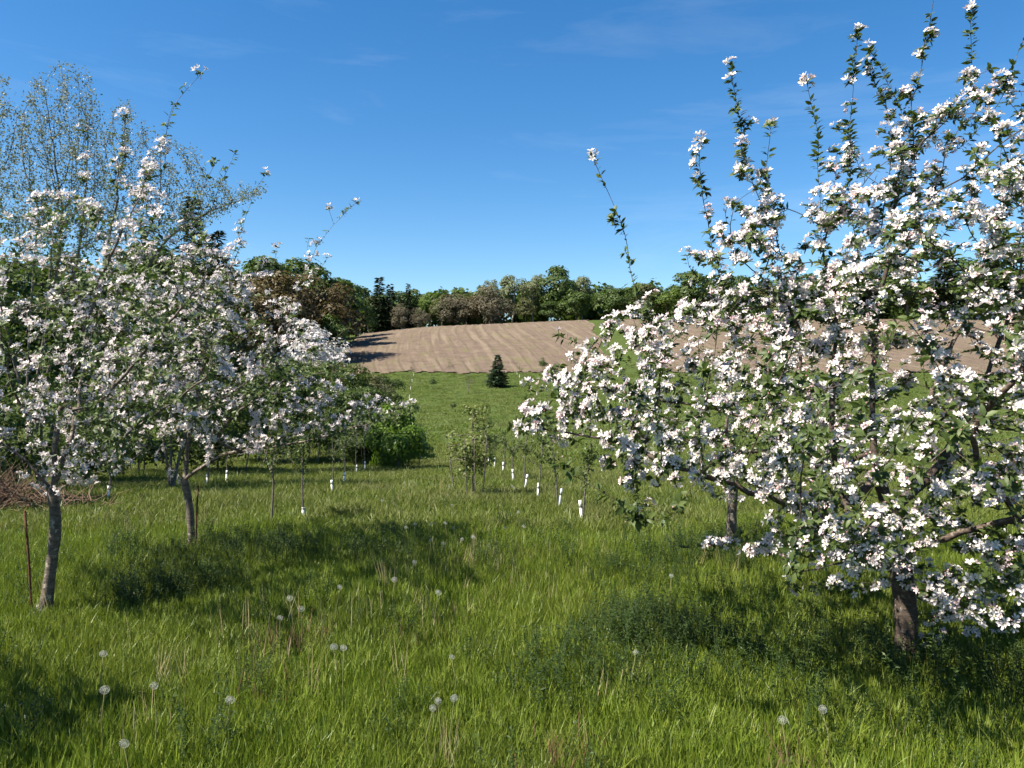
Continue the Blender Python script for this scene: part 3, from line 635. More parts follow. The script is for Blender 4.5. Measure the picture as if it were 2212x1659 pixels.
M['thorn'] = leaf_mat('bush_leaf', [(.065, .125, .012), (.105, .185, .017), (.155, .24, .028)], .38, .45)
M['young_leaf'] = leaf_mat('young_apple_leaf', [(.11, .145, .035), (.165, .20, .055), (.23, .26, .09)], .4)
M['poplar'] = leaf_mat('poplar_leaf', [(.14, .16, .09), (.20, .22, .13), (.27, .285, .185)], .35, .5, tw=(1, 1.05, .95))
M['white_bloom'] = leaf_mat('far_blossom', [(.55, .52, .50), (.7, .66, .64), (.75, .74, .7)], .3, .6, tw=(1, 1, 1))
M['dead'] = leaf_mat('dead_brush', [(.12, .07, .045), (.20, .125, .08), (.27, .19, .13)], .1, .8)
M['guard'] = plain('white_plastic', (.72, .71, .66), .5, .4, 22, .16)
M['band'] = plain('guard_tie', (.10, .10, .10), .5)
M['rust_iron'] = plain('rusty_iron', (.085, .035, .02), .85, .2, 60, .4, .3)
QV, QF = quad_leaf(.62); QN, QNF = quad_leaf(.34)

def leaves_mesh(name, pos, nor, size, mat, r, narrow=False, rnd=.55, v=None):
    ydir = nrm(np.cross(nor, r.normal(size=nor.shape))); mb = MB()
    R = frames_y(ydir, nrm(nor + r.normal(size=nor.shape) * rnd), r)
    inst(mb, QN if narrow else QV, [QNF if narrow else QF], R, pos, size, None, {'v': np.clip(r.normal(.45, .25, len(pos)), 0, 1) if v is None else v})
    return mb.mesh(name, mat)
def proto_tree(h, w, cb, nl, nleaf, ls, mat, bark, tr, seed, top=1., lobes=16, natt=160, lobe_r=.26, narrow=False, stems=1, drop=.25):
    """wood mesh and crown mesh of a broadleaf tree or shrub standing at the origin"""
    r = np.random.default_rng(seed); c0 = h * cb; C = np.array([0, 0, (c0 + h) / 2]); A = np.array([w / 2, w / 2, (h - c0) / 2])
    L_ = []
    while len(L_) < lobes:
        q = r.uniform(-1, 1, 3)
        if np.linalg.norm(q) < 1: q[2] *= .9; L_.append(q * .78)
    L_ = np.array(L_); L_[:, :2] *= (1 - .35 * np.clip(L_[:, 2:3], 0, 1) * top)
    ctr = C + L_ * A; lr = lobe_r * (w * .5 + (h - c0) * .25) * r.uniform(.65, 1.25, lobes)
    k = r.integers(0, lobes, natt); att = ctr[k] + nrm(r.normal(size=(natt, 3))) * (lr[k] * r.uniform(.2, .9, natt))[:, None]
    step = h * .035; nodes = []; par = []
    for s in range(stems):
        b = np.zeros(3) if s == 0 else np.array([r.normal() * w * .12, r.normal() * w * .12, 0])
        if s == 0: polyline_nodes(nodes, par, [b - [0, 0, .05 * h], b + [r.normal() * .02 * h, r.normal() * .02 * h, c0 * .6], [0, 0, c0 + .1 * h], [r.normal() * .03 * h, r.normal() * .03 * h, h * .72]], step)
        else: polyline_nodes(nodes, par, [b + [0, 0, .01], b * 1.5 + [0, 0, c0 * .7], b * 2.2 + [0, 0, h * .55]], step, start=0)
    nodes, par = grow(nodes, par, att, step, h * .45, h * .05, 50, (0, 0, .1), r); rad = radii(nodes, par, max(.006, h * .0012), tr); wood = MB()
    for cid, (frm, c, pc) in enumerate(chains(par, rad)):
        pts = nodes[c]; rr = rad[c]
        if frm >= 0: pts = np.concatenate([nodes[frm:frm+1], pts]); rr = np.concatenate([rr[:1], rr])
        tube(wood, pts, rr, 7 if rr.max() > tr * .5 else 4 if rr.max() > tr * .2 else 3)
    k = r.choice(lobes, nleaf, p=lr ** 2 / (lr ** 2).sum()); dv = nrm(r.normal(size=(nleaf, 3))); dv[:, 2] = np.where(dv[:, 2] < -.4, -dv[:, 2], dv[:, 2])
    rad_ = lr[k] * r.uniform(.5, 1.12, nleaf) ** .6; pos = ctr[k] + dv * rad_[:, None] * np.array([1, 1, .85])
    g = np.sin(pos[:, 0] * 5.1 / w * 2 + seed) * np.sin(pos[:, 1] * 6.3 / w * 2) * np.sin(pos[:, 2] * 7.7 / h * 3 + 1.3); keep = (g < .45 + r.random(nleaf) * .3) & (pos[:, 2] > h * .02)
    pos = pos[keep]; nor = nrm(dv[keep] * .8 + (pos - C) / A * .5 + np.array([0, 0, .25]))
    crown = leaves_mesh('crown', pos, nor, ls * r.uniform(.55, 1.3, len(pos)), mat, r, narrow)
    return wood.mesh('trunk', bark, True), crown
def proto_spruce(h, w, seed, mat, nwh=22, per=9, cb=.06, card=1., droop=.25):
    r = np.random.default_rng(seed); wood = MB(); tube(wood, [(0, 0, -.1), (0, 0, h * .5), (0, 0, h * .99)], [h * .016, h * .009, h * .002], 6)
    mb = MB(); V = []; nn = []; sz = []; tip = []
    for k in range(nwh):
        t = k / (nwh - 1); z = h * (cb + (1 - cb) * t ** 1.0 * .985); L_ = w / 2 * (1 - t) ** 1.0 * (1 - .35 * math.exp(-t * 14)) + w * .025
        for j in range(max(4, int(per * (1 - t * .5)))):
            a = r.uniform(0, 2 * np.pi); l = L_ * r.uniform(.65, 1.12); d = np.array([math.cos(a), math.sin(a), 0])
            n = max(3, int(l / (h * .022))); zz = z + r.normal() * h * .012
            tube(wood, [np.array([0, 0, zz]), d * l * .5 + [0, 0, zz - droop * l * .3], d * l * .92 + [0, 0, zz - droop * l * .35]], [h * .003, h * .002, h * .001], 3)
            for q in range(n):
                u = (q + .8) / n; c = d * l * u + np.array([0, 0, zz - droop * l * u * (1.3 - .6 * u)])
                for s in (-1, 1):
                    sd = np.array([-d[1], d[0], 0]) * s; yd = nrm(d * .8 + sd * r.uniform(.5, 1.1) + np.array([0, 0, r.normal() * .2 - .12])); V.append(c); tip.append(yd); sz.append(h * .05 * card * r.uniform(.7, 1.2) * (1.15 - .4 * u)); nn.append([r.normal() * .35, r.normal() * .35, 1])
    V = np.array(V); R = frames_y(np.array(tip), np.array(nn), r); inst(mb, QN, [QNF], R, V, np.array(sz), None, {'v': np.clip(r.normal(.4, .25, len(V)), 0, 1)})
    return wood.mesh('trunk', M['bark_grey'], True), mb.mesh('crown', mat)
def plant(name, label, cat, proto, loc, s=1., rz=None, group=None, sxy=None, woodname='trunk', crownname='crown'):
    t = thing(name, label, cat, loc, random.uniform(0, 6.28) if rz is None else rz, group); t.scale = ((sxy or s), (sxy or s), s)
    link(woodname, proto[0], t); link(crownname, proto[1], t); return t

M['needle_n'] = leaf_mat('spruce_needle_olive', [(.014, .026, .012), (.026, .042, .018), (.045, .06, .026)], .1, .6)
PT = {
 'green': [proto_tree(10, 8.2, .0, 0, 5200, .46, M['green'], M['bark_grey'], .16, 101 + k) for k in range(3)],
 'bright': [proto_tree(10, 7, .05, 0, 4200, .44, M['bright'], M['bark_grey'], .15, 111)],
 'olive': [proto_tree(10, 7.5, .0, 0, 4200, .42, M['olive'], M['bark_grey'], .15, 121 + k) for k in range(2)],
 'pale': [proto_tree(11, 6.5, .12, 0, 2600, .36, M['pale'], M['bark_pale'], .14, 131 + k, lobes=22, lobe_r=.2) for k in range(2)],
 'rust': [proto_tree(10, 9, .0, 0, 5600, .40, M['rust'], M['bark_grey'], .17, 141 + k, lobes=20) for k in range(2)],
 'twiggy': [proto_tree(9, 8, -.15, 0, 4200, .46, M['twiggy'], M['bark_grey'], .13, 151 + k, narrow=True, natt=260) for k in range(2)],
 'spruce_near': [proto_spruce(12, 5.0, 165, M['needle_n'], 40, 14, card=.75)],
 'spruce': [proto_spruce(12, 5.0, 161 + k, M['needle'], 26, 11, card=1.7) for k in range(2)],
}
def far_tree(kind, px, top, D, label, v=0, wide=1., base_lift=0):
    x = (px - 1106) / F * D; z = float(H(x, D)) - .1; ztop = 1.6 + (830 - top) / F * D; h = (ztop - z) * (1.07 if D > 140 else 1.03); nat = {'green': 10, 'bright': 10, 'olive': 10, 'pale': 11, 'rust': 10, 'twiggy': 9, 'spruce': 12, 'spruce_near': 12}[kind]
    pr = PT[kind][v % len(PT[kind])]; nm = {'spruce': 'spruce_tree', 'spruce_near': 'spruce_tree', 'pale': 'aspen_tree'}.get(kind, 'broadleaf_tree'); s = h / nat; wide = wide * (1.3 if kind == 'spruce' else 1.2 if D > 80 else 1.)
    return plant(nm, label, 'tree', pr, (x, D, z), s, sxy=s * wide, group='trees at the edge of the field')
FT = [
 # along the crest, from the left end of the field to the right
 ('green', 772, 622, 148, 'dark green tree closing the left end of the field', 0, .9), ('olive', 796, 630, 158, 'olive green tree just left of the taller spruce on the crest', 0, .8),
 ('spruce', 820, 607, 156, 'tall dark spruce rising above the crest, left of centre', 0, .9), ('spruce', 843, 622, 160, 'shorter dark spruce touching the tall one on the crest', 1, .9),
 ('green', 858, 630, 170, 'green tree filling the gap right of the two crest spruces', 1, .9), ('spruce', 882, 621, 157, 'narrow dark spruce among bare trees on the crest', 1, .6),
 ('twiggy', 866, 655, 155, 'grey brown bare tree between the crest spruces', 0, .7), ('green', 905, 622, 172, 'rounded green tree behind the narrow crest spruce', 2, .8),
 ('twiggy', 908, 664, 155, 'low reddish bare tree right of the narrow spruce', 1, .9), ('bright', 928, 617, 166, 'bright yellow green tree standing out on the crest', 0, .75),
 ('olive', 955, 632, 158, 'olive brown tree right of the bright yellow green one', 1, .9), ('twiggy', 985, 634, 157, 'wide brown bare tree at the middle of the crest', 0, 1.1), ('olive', 1008, 630, 165, 'tall olive tree behind the middle brown trees', 0, .9),
 ('rust', 1030, 640, 158, 'rusty budding tree at the middle of the crest', 1, .7), ('pale', 1056, 594, 168, 'slim pale tree with a round tuft above the bare dome', 0, .55), ('twiggy', 1062, 618, 155, 'reddish bare tree with a broad domed crown on the crest', 1, 1.15),
 ('pale', 1110, 588, 160, 'tall thin pale aspen right of the bare dome', 1, .95), ('pale', 1150, 585, 162, 'whitish open aspen left of the dark round tree', 0, .9), ('olive', 1135, 640, 156, 'low olive tree under the pale aspens', 1, .9),
 ('green', 1205, 580, 160, 'tallest dark green round tree on the crest', 0, .85), ('pale', 1254, 592, 164, 'pale leafed tree at the right of the dark round tree', 1, .9), ('green', 1245, 626, 155, 'wide low green tree at the top corner of the field', 2, 1.15), ('green', 1190, 650, 154, 'low green tree in front of the tallest crest tree', 1, 1.0),
 ('green', 1330, 612, 150, 'green tree left of the lone leafy shoot on the crest', 2, 1.0), ('olive', 1390, 606, 155, 'olive tree seen over the left shoulder of the big apple tree', 0, 1.0), ('bright', 1440, 616, 152, 'light green tree on the crest behind the apple shoots', 0, .9),
 ('green', 1490, 588, 156, 'high green tree on the crest behind the apple shoots', 1, 1.0), ('spruce', 1545, 600, 158, 'dark spruce on the crest behind the big apple tree', 0, 1.0), ('green', 1600, 600, 152, 'green tree right of the spruce behind the big apple tree', 0, 1.0),
 ('olive', 1660, 604, 155, 'olive tree showing through the middle of the big apple tree', 1, 1.0), ('green', 1730, 590, 152, 'green tree showing through the big apple tree', 2, 1.1), ('green', 1810, 575, 150, 'dark tree behind the tall apple limbs', 0, 1.1), ('spruce', 1880, 560, 150, 'spruce glimpsed through the right apple tree', 1, 1.1),
 ('green', 1960, 552, 148, 'tall green tree glimpsed behind the right apple limbs', 1, 1.1), ('spruce', 2040, 545, 146, 'tall spruce near the right edge of the wood', 0, 1.1), ('green', 2110, 545, 145, 'green tree near the right edge behind the apple tree', 2, 1.1), ('green', 2190, 535, 142, 'rightmost green tree of the far wood', 0, 1.2),
 # the wood along the left side of the field, coming nearer
 ('green', 744, 600, 128, 'sloping green tree at the left corner of the field', 1, .9), ('bright', 730, 590, 118, 'fresh green tree left of the field corner', 0, .9), ('green', 712, 566, 108, 'tall green tree crowning the left wood', 2, .9),
 ('rust', 690, 578, 92, 'big rusty brown budding tree beside the field', 0, .95), ('green', 655, 560, 112, 'green tree top behind the rusty brown tree', 0, .9), ('rust', 618, 585, 84, 'second rusty brown tree behind the left apple crown', 1, .9),
 ('green', 565, 547, 104, 'green tree rising over the left apple crown', 1, 1.0), ('rust', 540, 580, 74, 'brown budding tree mostly behind apple blossom', 0, .9), ('olive', 490, 540, 90, 'olive tree behind the left apple blossom', 0, 1.), ('green', 730, 680, 88, 'shaded low green tree at the foot of the left wood', 0, .8),
 ('spruce_near', 418, 440, 42, 'black green spruce peak above the left apple trees', 0, 1.2), ('spruce_near', 470, 510, 50, 'lower dark spruce right of the black green peak', 0, 1.3), ('green', 350, 520, 60, 'green tree between the poplars and the spruce peak', 1, 1.), ('green', 240, 540, 48, 'green tree behind the poplar stems', 2, 1.1), ('olive', 120, 520, 52, 'olive tree behind the leftmost poplars', 1, 1.1), ('green', 20, 560, 42, 'dark green tree at the far left behind the shrubs', 0, 1.2),
]
for kind, px, top, D, lab, v, wd in FT: far_tree(kind, px - (14 if 80 < D < 130 else 0), top, D, lab, v, wd)
# the wood behind them reads as one mass: low detail crowns in one object
def wood_mass():
    r = np.random.default_rng(5); P_, N_, S_ = [], [], []
    for k in range(120):
        y = r.uniform(166, 190); x = r.uniform(-60, 120); h = r.uniform(8.3, 10.2)
        if k < 25: y = r.uniform(60, 165); x = float(left_edge(min(y, 170))) - r.uniform(7, 22); h = r.uniform(7.5, 10)
        c = np.array([x, y, float(H(x, y)) + h * .40]); n = 620; d = nrm(r.normal(size=(n, 3))); u = r.uniform(.75, 1.1, n)[:, None]
        P_.append(c + d * np.array([3.2, 3.2, h * .52]) * u * (1 + .15 * np.sin(d[:, :1] * 7 + k))); N_.append(d); S_.append(r.uniform(.7, 1.6, n))
    me = leaves_mesh('woodland', np.concatenate(P_), np.concatenate(N_), np.concatenate(S_), M['green'], r)
    tag(link('woodland', me), 'mass of green woodland behind the trees on the crest', 'woodland', kind='stuff')
wood_mass()

# tall thin poplars and leafy shrubs behind the left apple tree
def env_tree(name, label, cat, base, trunks, poly, D0, half, natt, rr, leafmat, bark, lsize, lspace, seed, step=.16, kill=.24, infl=2.5, trop=(0, 0, .35), accept=None, group=None, rmax=.01, e0=150):
    global rng
    rng = np.random.default_rng(seed); base = np.asarray(base, float); t = thing(name, label, cat, base, 0, group); nodes = []; par = []
    polyline_nodes(nodes, par, [base - [0, 0, .1]] + trunks[0], step)
    for l in trunks[1:]: polyline_nodes(nodes, par, l, step, start=0 if len(l) > 2 else None)
    att = crown_points(poly, natt, D0, half, e0, accept, rng); nodes, par = grow(nodes, par, att, step, infl, kill, 60, trop, rng); nodes = smooth_nodes(nodes, par, 0, 2)
    rad = radii(nodes, par, .0035, rr); wood = MB()
    for cid, (frm, c, pc) in enumerate(chains(par, rad)):
        pts = nodes[c]; r_ = rad[c]
        if frm >= 0: pts = np.concatenate([nodes[frm:frm+1], pts]); r_ = np.concatenate([r_[:1], r_])
        tube(wood, pts - base, r_, 7 if r_.max() > .02 else 3)
    link('trunk', wood.mesh('trunk', bark, True), t)
    ids, pos, d = spur_sites(nodes, par, rad, rmax, lspace, rng); pos = pos + rng.normal(size=pos.shape) * lsize * 1.3
    me = leaves_mesh('crown', pos - base, nrm(rng.normal(size=pos.shape) + np.array([-.3, -.3, .6])), lsize * rng.uniform(.6, 1.3, len(pos)), leafmat, rng, rnd=.6); tag(link('crown', me, t)); return t
def gb(px, D): x = (px - 1106) / F * D; return np.array([x, D, float(H(x, D))])
b1 = gb(60, 17); b2 = gb(200, 18.5); b3 = gb(-60, 16)
env_tree('poplar_tree', 'tall thin grey green poplar at the far left against the sky', 'poplar', b1, [[p(60, 800, 17), p(75, 560, 17), p(85, 460, 17)], [p(80, 820, 17.2), p(125, 570, 17.3), p(135, 440, 17.3)], [p(100, 820, 17.2), p(165, 570, 17.5), p(180, 450, 17.6)]],
  [(10, 560), (30, 280), (70, 160), (95, 165), (112, 240), (132, 130), (150, 140), (160, 230), (182, 140), (198, 160), (225, 260), (240, 560)], 17.2, 1.3, 1500, .05, M['poplar'], M['bark_grey'], .052, .011, 61, step=.12, kill=.15)
env_tree('poplar_tree', 'leaning poplar with long fine branches right of the tallest one', 'poplar', b2, [[p(205, 800, 18.5), p(230, 550, 18.5), p(255, 430, 18.5)], [p(220, 800, 18.5), p(300, 560, 18.3), p(340, 450, 18.2)], [p(225, 800, 18.6), p(330, 560, 18.8), p(430, 470, 18.8), p(570, 415, 18.8)]],
  [(200, 520), (210, 300), (250, 220), (290, 215), (330, 290), (430, 320), (440, 380), (560, 405), (585, 420), (450, 490), (380, 540)], 18.5, 1.2, 1000, .045, M['poplar'], M['bark_grey'], .052, .011, 62, step=.12, kill=.16)
env_tree('poplar_tree', 'leftmost poplar cut by the edge of the view', 'poplar', b3, [[p(-60, 800, 16), p(-40, 500, 16), p(-25, 430, 16)], [p(-80, 800, 16.2), p(-100, 520, 16.2)]],
  [(-200, 520), (-180, 300), (-60, 190), (5, 145), (40, 220), (50, 520)], 16, 1.2, 900, .045, M['poplar'], M['bark_grey'], .052, .011, 63, step=.12, kill=.16)
env_tree('willow_shrub', 'big leafy green shrub behind the left apple trunk', 'shrub', gb(90, 13.5), [[p(90, 900, 13.5), p(100, 700, 13.5), p(110, 560, 13.5)], [p(60, 900, 13.4), p(10, 700, 13.4), p(-30, 560, 13.4)], [p(120, 900, 13.6), p(200, 720, 13.6), p(250, 600, 13.6)]],
  [(-250, 520), (-60, 430), (60, 400), (200, 420), (290, 520), (330, 720), (340, 880), (250, 960), (60, 980), (-200, 960)], 13.6, 1.1, 950, .05, M['shrub'], M['bark_grey'], .075, .022, 64, kill=.2, infl=2, trop=(0, 0, .2), rmax=.02)
env_tree('willow_shrub', 'green shrub between the two left apple trunks', 'shrub', gb(370, 14.5), [[p(370, 930, 14.5), p(380, 800, 14.5), p(390, 640, 14.5)], [p(350, 930, 14.5), p(320, 780, 14.5), p(300, 660, 14.5)], [p(400, 940, 14.6), p(460, 780, 14.6), p(480, 680, 14.6)]],
  [(260, 720), (320, 580), (400, 540), (500, 600), (560, 720), (560, 860), (480, 960), (330, 980), (270, 900)], 14.6, 1.0, 520, .045, M['shrub'], M['bark_grey'], .07, .022, 65, kill=.2, infl=2, trop=(0, 0, .2), rmax=.02)

SH = [proto_tree(3.2, 2.9, -.1, 0, 9000, .10, M['shrub'], M['bark_grey'], .03, 171 + k, stems=4, lobes=24, natt=240, lobe_r=.22) for k in range(3)]
TH = [proto_tree(3.2, 2.6, .2, 0, 5200, .12, M['shrub'], M['bark_pale'], .022, 181 + k, stems=2, lobes=20, natt=200, lobe_r=.22) for k in range(3)]
OL = [proto_tree(3.2, 2.8, -.1, 0, 7000, .09, M['olive'], M['bark_grey'], .03, 191, stems=4, lobes=24, natt=240, lobe_r=.22)]
def bush(proto, px, D, top, label, name='shrub', cat='shrub', wide=1., nat=3.2, group=None):
    b = gb(px, D); h = 1.6 + (830 - top) / F * D - b[2]; s = h / nat; return plant(name, label, cat, proto, b - [0, 0, .03], s, sxy=s * wide, group=group, woodname='stem', crownname='foliage')
RB = proto_tree(2.1, 2.0, -.25, 0, 11000, .10, M['thorn'], M['bark_grey'], .03, 201, stems=4, lobes=20, natt=200, lobe_r=.3)
bush(RB, 858, 21.5, 868, 'dense round bright green bush at the bend of the mown strip', 'round_bush', 'bush', 1.0, 2.1)
bush(SH[2], 806, 23, 885, 'shrub touching the left side of the round bush', wide=1.2); bush(SH[0], 770, 22.6, 900, 'low shrub left of the round bush in front of the thin young trees', wide=1.3)
bush(OL[0], 800, 38, 775, 'loose pale green shrub below the left end of the field')
bush(SH[0], 765, 32, 770, 'green shrub under the far blossoming tree'); bush(SH[1], 835, 46, 790, 'small green shrub beside the foot of the field', wide=.9); bush(SH[2], 725, 27, 800, 'green shrub at the left of the round bush')
bush(SH[1], 640, 30, 730, 'tall shrub behind the second left apple tree', wide=1.2); bush(SH[0], 560, 24, 770, 'shrub behind the long low limb of the second left apple tree', wide=1.2); bush(OL[0], 690, 36, 740, 'olive shrub left of the far blossoming tree', wide=1.2)
bush(SH[2], 470, 20, 790, 'shrub behind the fork of the second left apple tree', wide=1.2); bush(SH[1], -40, 11.5, 800, 'shrub at the left edge behind the brush heap', wide=1.3); bush(SH[0], 190, 16, 860, 'low shrub right of the first left apple trunk', wide=1.4); bush(SH[1], 300, 19, 800, 'shrub in the gap left of the second left apple trunk', wide=1.2)
pos_t = ['first', 'second', 'third', 'fourth', 'fifth', 'sixth', 'seventh', 'eighth', 'ninth', 'tenth', 'eleventh', 'twelfth']
for k, (px, D, top) in enumerate([(575, 23, 850), (608, 24, 840), (640, 23, 850), (668, 25, 820), (690, 23.5, 850), (712, 25.5, 820), (735, 24, 840), (756, 26, 815), (776, 24.5, 850), (795, 26.5, 830), (812, 24.5, 860), (830, 25.5, 850)]):
    bush(TH[k % 3], px, D, top, '%s thin pale stemmed young tree from the left in the thicket beside the round bush' % pos_t[k], 'young_tree', 'young tree', .9, group='thicket beside the round bush')
# far trees in bloom
WB = [proto_tree(4, 3.2, .2, 0, 2600, .13, M['white_bloom'], M['bark_grey'], .05, 211, lobes=22, natt=160, lobe_r=.22)]
for px, D, top, lab, wd in ((672, 44, 668, 'far apple tree in white bloom below the rusty wood', 1.1), (822, 30, 838, 'small pinkish apple tree in bloom above the round bush', .7)):
    bush(WB[0], px, D, top, lab, 'apple_tree', 'apple tree', wd, 4)
# young spruce and small shrubs on the mown slope
YS = proto_spruce(2.6, 2.2, 221, M['needle_l'], 20, 18, cb=.02, card=2.2, droop=-.05)
g = G(1075, 838); plant('young_spruce', 'small blue green spruce alone on the mown slope', 'spruce', YS, g, (838 - 768) / F * g[1] / 2.6, sxy=(838 - 768) / F * g[1] / 2.6 * 1.0)
TW = proto_tree(1.4, 1.1, .1, 0, 260, .06, M['olive'], M['bark_grey'], .014, 231, stems=3, lobes=14, natt=150, lobe_r=.22, narrow=True)
JU = proto_tree(1.2, .7, .0, 0, 900, .07, M['green'], M['bark_grey'], .014, 241, stems=3, lobes=14, natt=100, lobe_r=.25)
for px, py, top, pr, nat, lab in ((972, 806, 778, TW, 1.4, 'bare little bush at the foot of the field'), (1012, 850, 800, TW, 1.4, 'dry twiggy shrub left of the small spruce'), (936, 842, 812, JU, 1.2, 'small dark conical shrub left on the mown slope'), (1172, 806, 770, JU, 1.2, 'leafy sapling at the foot of the field right of the spruce'), (978, 890, 866, JU, 1.2, 'low dark shrub above the bushy young apple'), (890, 808, 790, TW, 1.4, 'thin grey bush at the left foot of the field')):
    g = G(px, py); s = (py - top) / F * g[1] / nat; plant('small_shrub', lab, 'shrub', pr, g, s, woodname='stem', crownname='foliage')
# the bushy young apple in the path
YA = proto_tree(2.0, 1.0, -.02, 0, 3000, .055, M['young_leaf'], M['bark'], .018, 251, stems=6, lobes=30, natt=300, lobe_r=.16)
g = G(1022, 1062, .1); s = (1075 - 838) / F * g[1] / 2.0; plant('young_apple_tree', 'bushy young apple with thin upright shoots in the middle of the meadow', 'apple tree', YA, g, s, sxy=s * 1.1)

# saplings with white guards
def sapling(label, gx, gy, top, seed, guard=.28, leaf=260, lean=0., spread=.28, D=None, leafm=None, group='saplings with white guards'):
    r = np.random.default_rng(seed); g = G(gx, gy, .16) if D is None else gb(gx, D); h = 1.6 + (830 - top) / F * g[1] - g[2]
    t = thing('sapling', label, 'sapling', g, 0, group); wood = MB(); lp = []
    pts = [np.array([0, 0, -.05]), np.array([lean * .3 + r.normal() * .02, r.normal() * .02, h * .35]), np.array([lean * .7, 0, h * .7]), np.array([lean, r.normal() * .03, h])]; tube(wood, pts, [.013, .011, .007, .003], 6)
    for k in range(r.integers(6, 10)):
        u = r.uniform(.42, .95); a = r.uniform(0, 6.28); b = np.array([lean * u, 0, h * u]); l = spread * h * (1.2 - u) * r.uniform(.6, 1.3); e = b + np.array([math.cos(a) * l, math.sin(a) * l, l * r.uniform(.5, 1.2)])
        m = (b + e) / 2 + [0, 0, -.04 * l]; tube(wood, [b, m, e], [.006, .005, .002], 4)
        n = leaf // 8; q = r.random(n)[:, None]; lp.append(b * (1 - q) + e * q + r.normal(size=(n, 3)) * .03)
    q = r.uniform(.45, 1, leaf // 4)[:, None]; lp.append(np.array([lean, 0, h]) * q + r.normal(size=(leaf // 4, 3)) * .03); lp = np.concatenate(lp)
    link('stem', wood.mesh('stem', M['bark_grey'], True), t)
    link('foliage', leaves_mesh('foliage', lp, nrm(r.normal(size=lp.shape) + [0, 0, .6]), .042 * r.uniform(.6, 1.3, len(lp)), leafm or M['apple_leaf'], r), t)
    if guard:
        gm = MB(); tl = r.normal() * .07
        prof = [(0, .021), (guard * .5 + .1, .020), (guard * .5 + .105, .017), (guard * .5 + .125, .017), (guard * .5 + .13, .021), (guard + .1, .019), (guard + .1, .015), (guard + .05, .015)]
        tube(gm, [np.array([tl * z, 0, z + .02 * 0]) for z, _ in prof], [q_ for _, q_ in prof], 10, cap=False); go = link('tree_guard', gm.mesh('tree_guard', M['guard'], False), t)
        bm_ = MB(); tube(bm_, [np.array([tl * z, 0, z]) for z in (guard * .5 + .106, guard * .5 + .124)], [.0195, .0195], 10, cap=False); link('tie', bm_.mesh('tie', M['band'], True), go)
    return t
for k, (x, y, top, ln) in enumerate([(1258, 1104, 960, .1), (1206, 1076, 925, -.12), (1162, 1061, 905, .12), (1133, 1040, 915, .05), (1109, 1027, 920, 0), (1087, 1012, 930, .05), (1068, 1001, 940, 0), (1055, 997, 945, 0)]):
    sapling('%s sapling with white guard from the near end of the right row' % pos_t[k], x, y, top, 300 + k, lean=ln, guard=.19 if k < 5 else .22)
for k, (x, y, top, gd) in enumerate([(585, 1112, 880, 0), (655, 1095, 900, .04), (718, 1050, 905, .16), (743, 1032, 900, .16), (770, 1014, 890, .17), (788, 1006, 890, .17)]):
    sapling(['leafy sapling without guard nearest in the left row', 'forked sapling with a scrap of white guard in the left row', 'sapling with short white guard right of the forked one', 'sapling with white guard third before the round bush', 'sapling with white guard second before the round bush', 'sapling with white guard next to the round bush'][k], x, y, top, 320 + k, guard=gd, leaf=420 if k < 2 else 260, spread=.35)
for k, (x, y, top) in enumerate([(234, 1062, 960), (448, 1034, 950), (489, 1026, 950)]):
    sapling(['lone white guard and sapling right of the first left trunk', 'sapling with white guard just right of the second left trunk', 'sapling with thin white guard further right of the second left trunk'][k], x, y, top, 340 + k, guard=.15, leaf=120)
for k, (x, y) in enumerate([(1117, 806), (1122, 812), (1128, 820), (1137, 828), (1147, 838), (1160, 850), (1185, 870)]):
    sapling('%s tiny sapling from the top in the far row right of the small spruce' % pos_t[k], x, y, y - 26, 350 + k, guard=.16, leaf=60, group='far row of saplings')
for k, (x, y) in enumerate([(893, 808), (890, 822), (887, 838), (884, 856)]):
    sapling('%s tiny sapling from the top in the far row left of the small spruce' % pos_t[k], x, y, y - 32, 360 + k, guard=.16, leaf=60, group='far row of saplings')
# rusty rods beside the two left trunks
for (x, y, top, ln, lab) in ((72, 1312, 1105, -.06, 'thin rusty iron rod leaning beside the first left apple trunk'), (421, 1180, 1050, .03, 'short rusty iron rod beside the second left apple trunk')):
    g = G(x, y, .05); h = 1.6 + (830 - top) / F * g[1] - g[2]; mb = MB(); tube(mb, [(0, 0, -.2), (ln * .5, 0, h * .5), (ln, 0, h)], [.008, .008, .008], 8); tag(link('iron_rod', mb.mesh('iron_rod', M['rust_iron'], True), loc=g), lab, 'rod')
# heap of dead brush at the left edge
def brush_heap():
    r = np.random.default_rng(77); g = gb(-5, 10.6); mb = MB()
    for k in range(800):
        a = r.uniform(0, 6.28); q = abs(r.normal()) * .45; c = np.array([math.cos(a) * q * 1.5, math.sin(a) * q * .7, 0]); hh = .42 * math.exp(-(q * 1.1) ** 2); d = np.array([r.normal(), r.normal(), abs(r.normal()) * .7 + .1]); d /= np.linalg.norm(d)
        s = c + [0, 0, hh * r.random() * .8]; l = r.uniform(.2, .6); n0 = mb.n; tube(mb, [s, s + d * l * .5 + r.normal(size=3) * .03, s + d * l], [.006, .005, .002], 3); mb.a.setdefault('v', []).append(np.full(mb.n - n0, r.random()))
    tag(link('brush_heap', mb.mesh('brush_heap', M['dead']), loc=g), 'heap of dead reddish brown brush at the left edge', 'brush heap')
brush_heap()

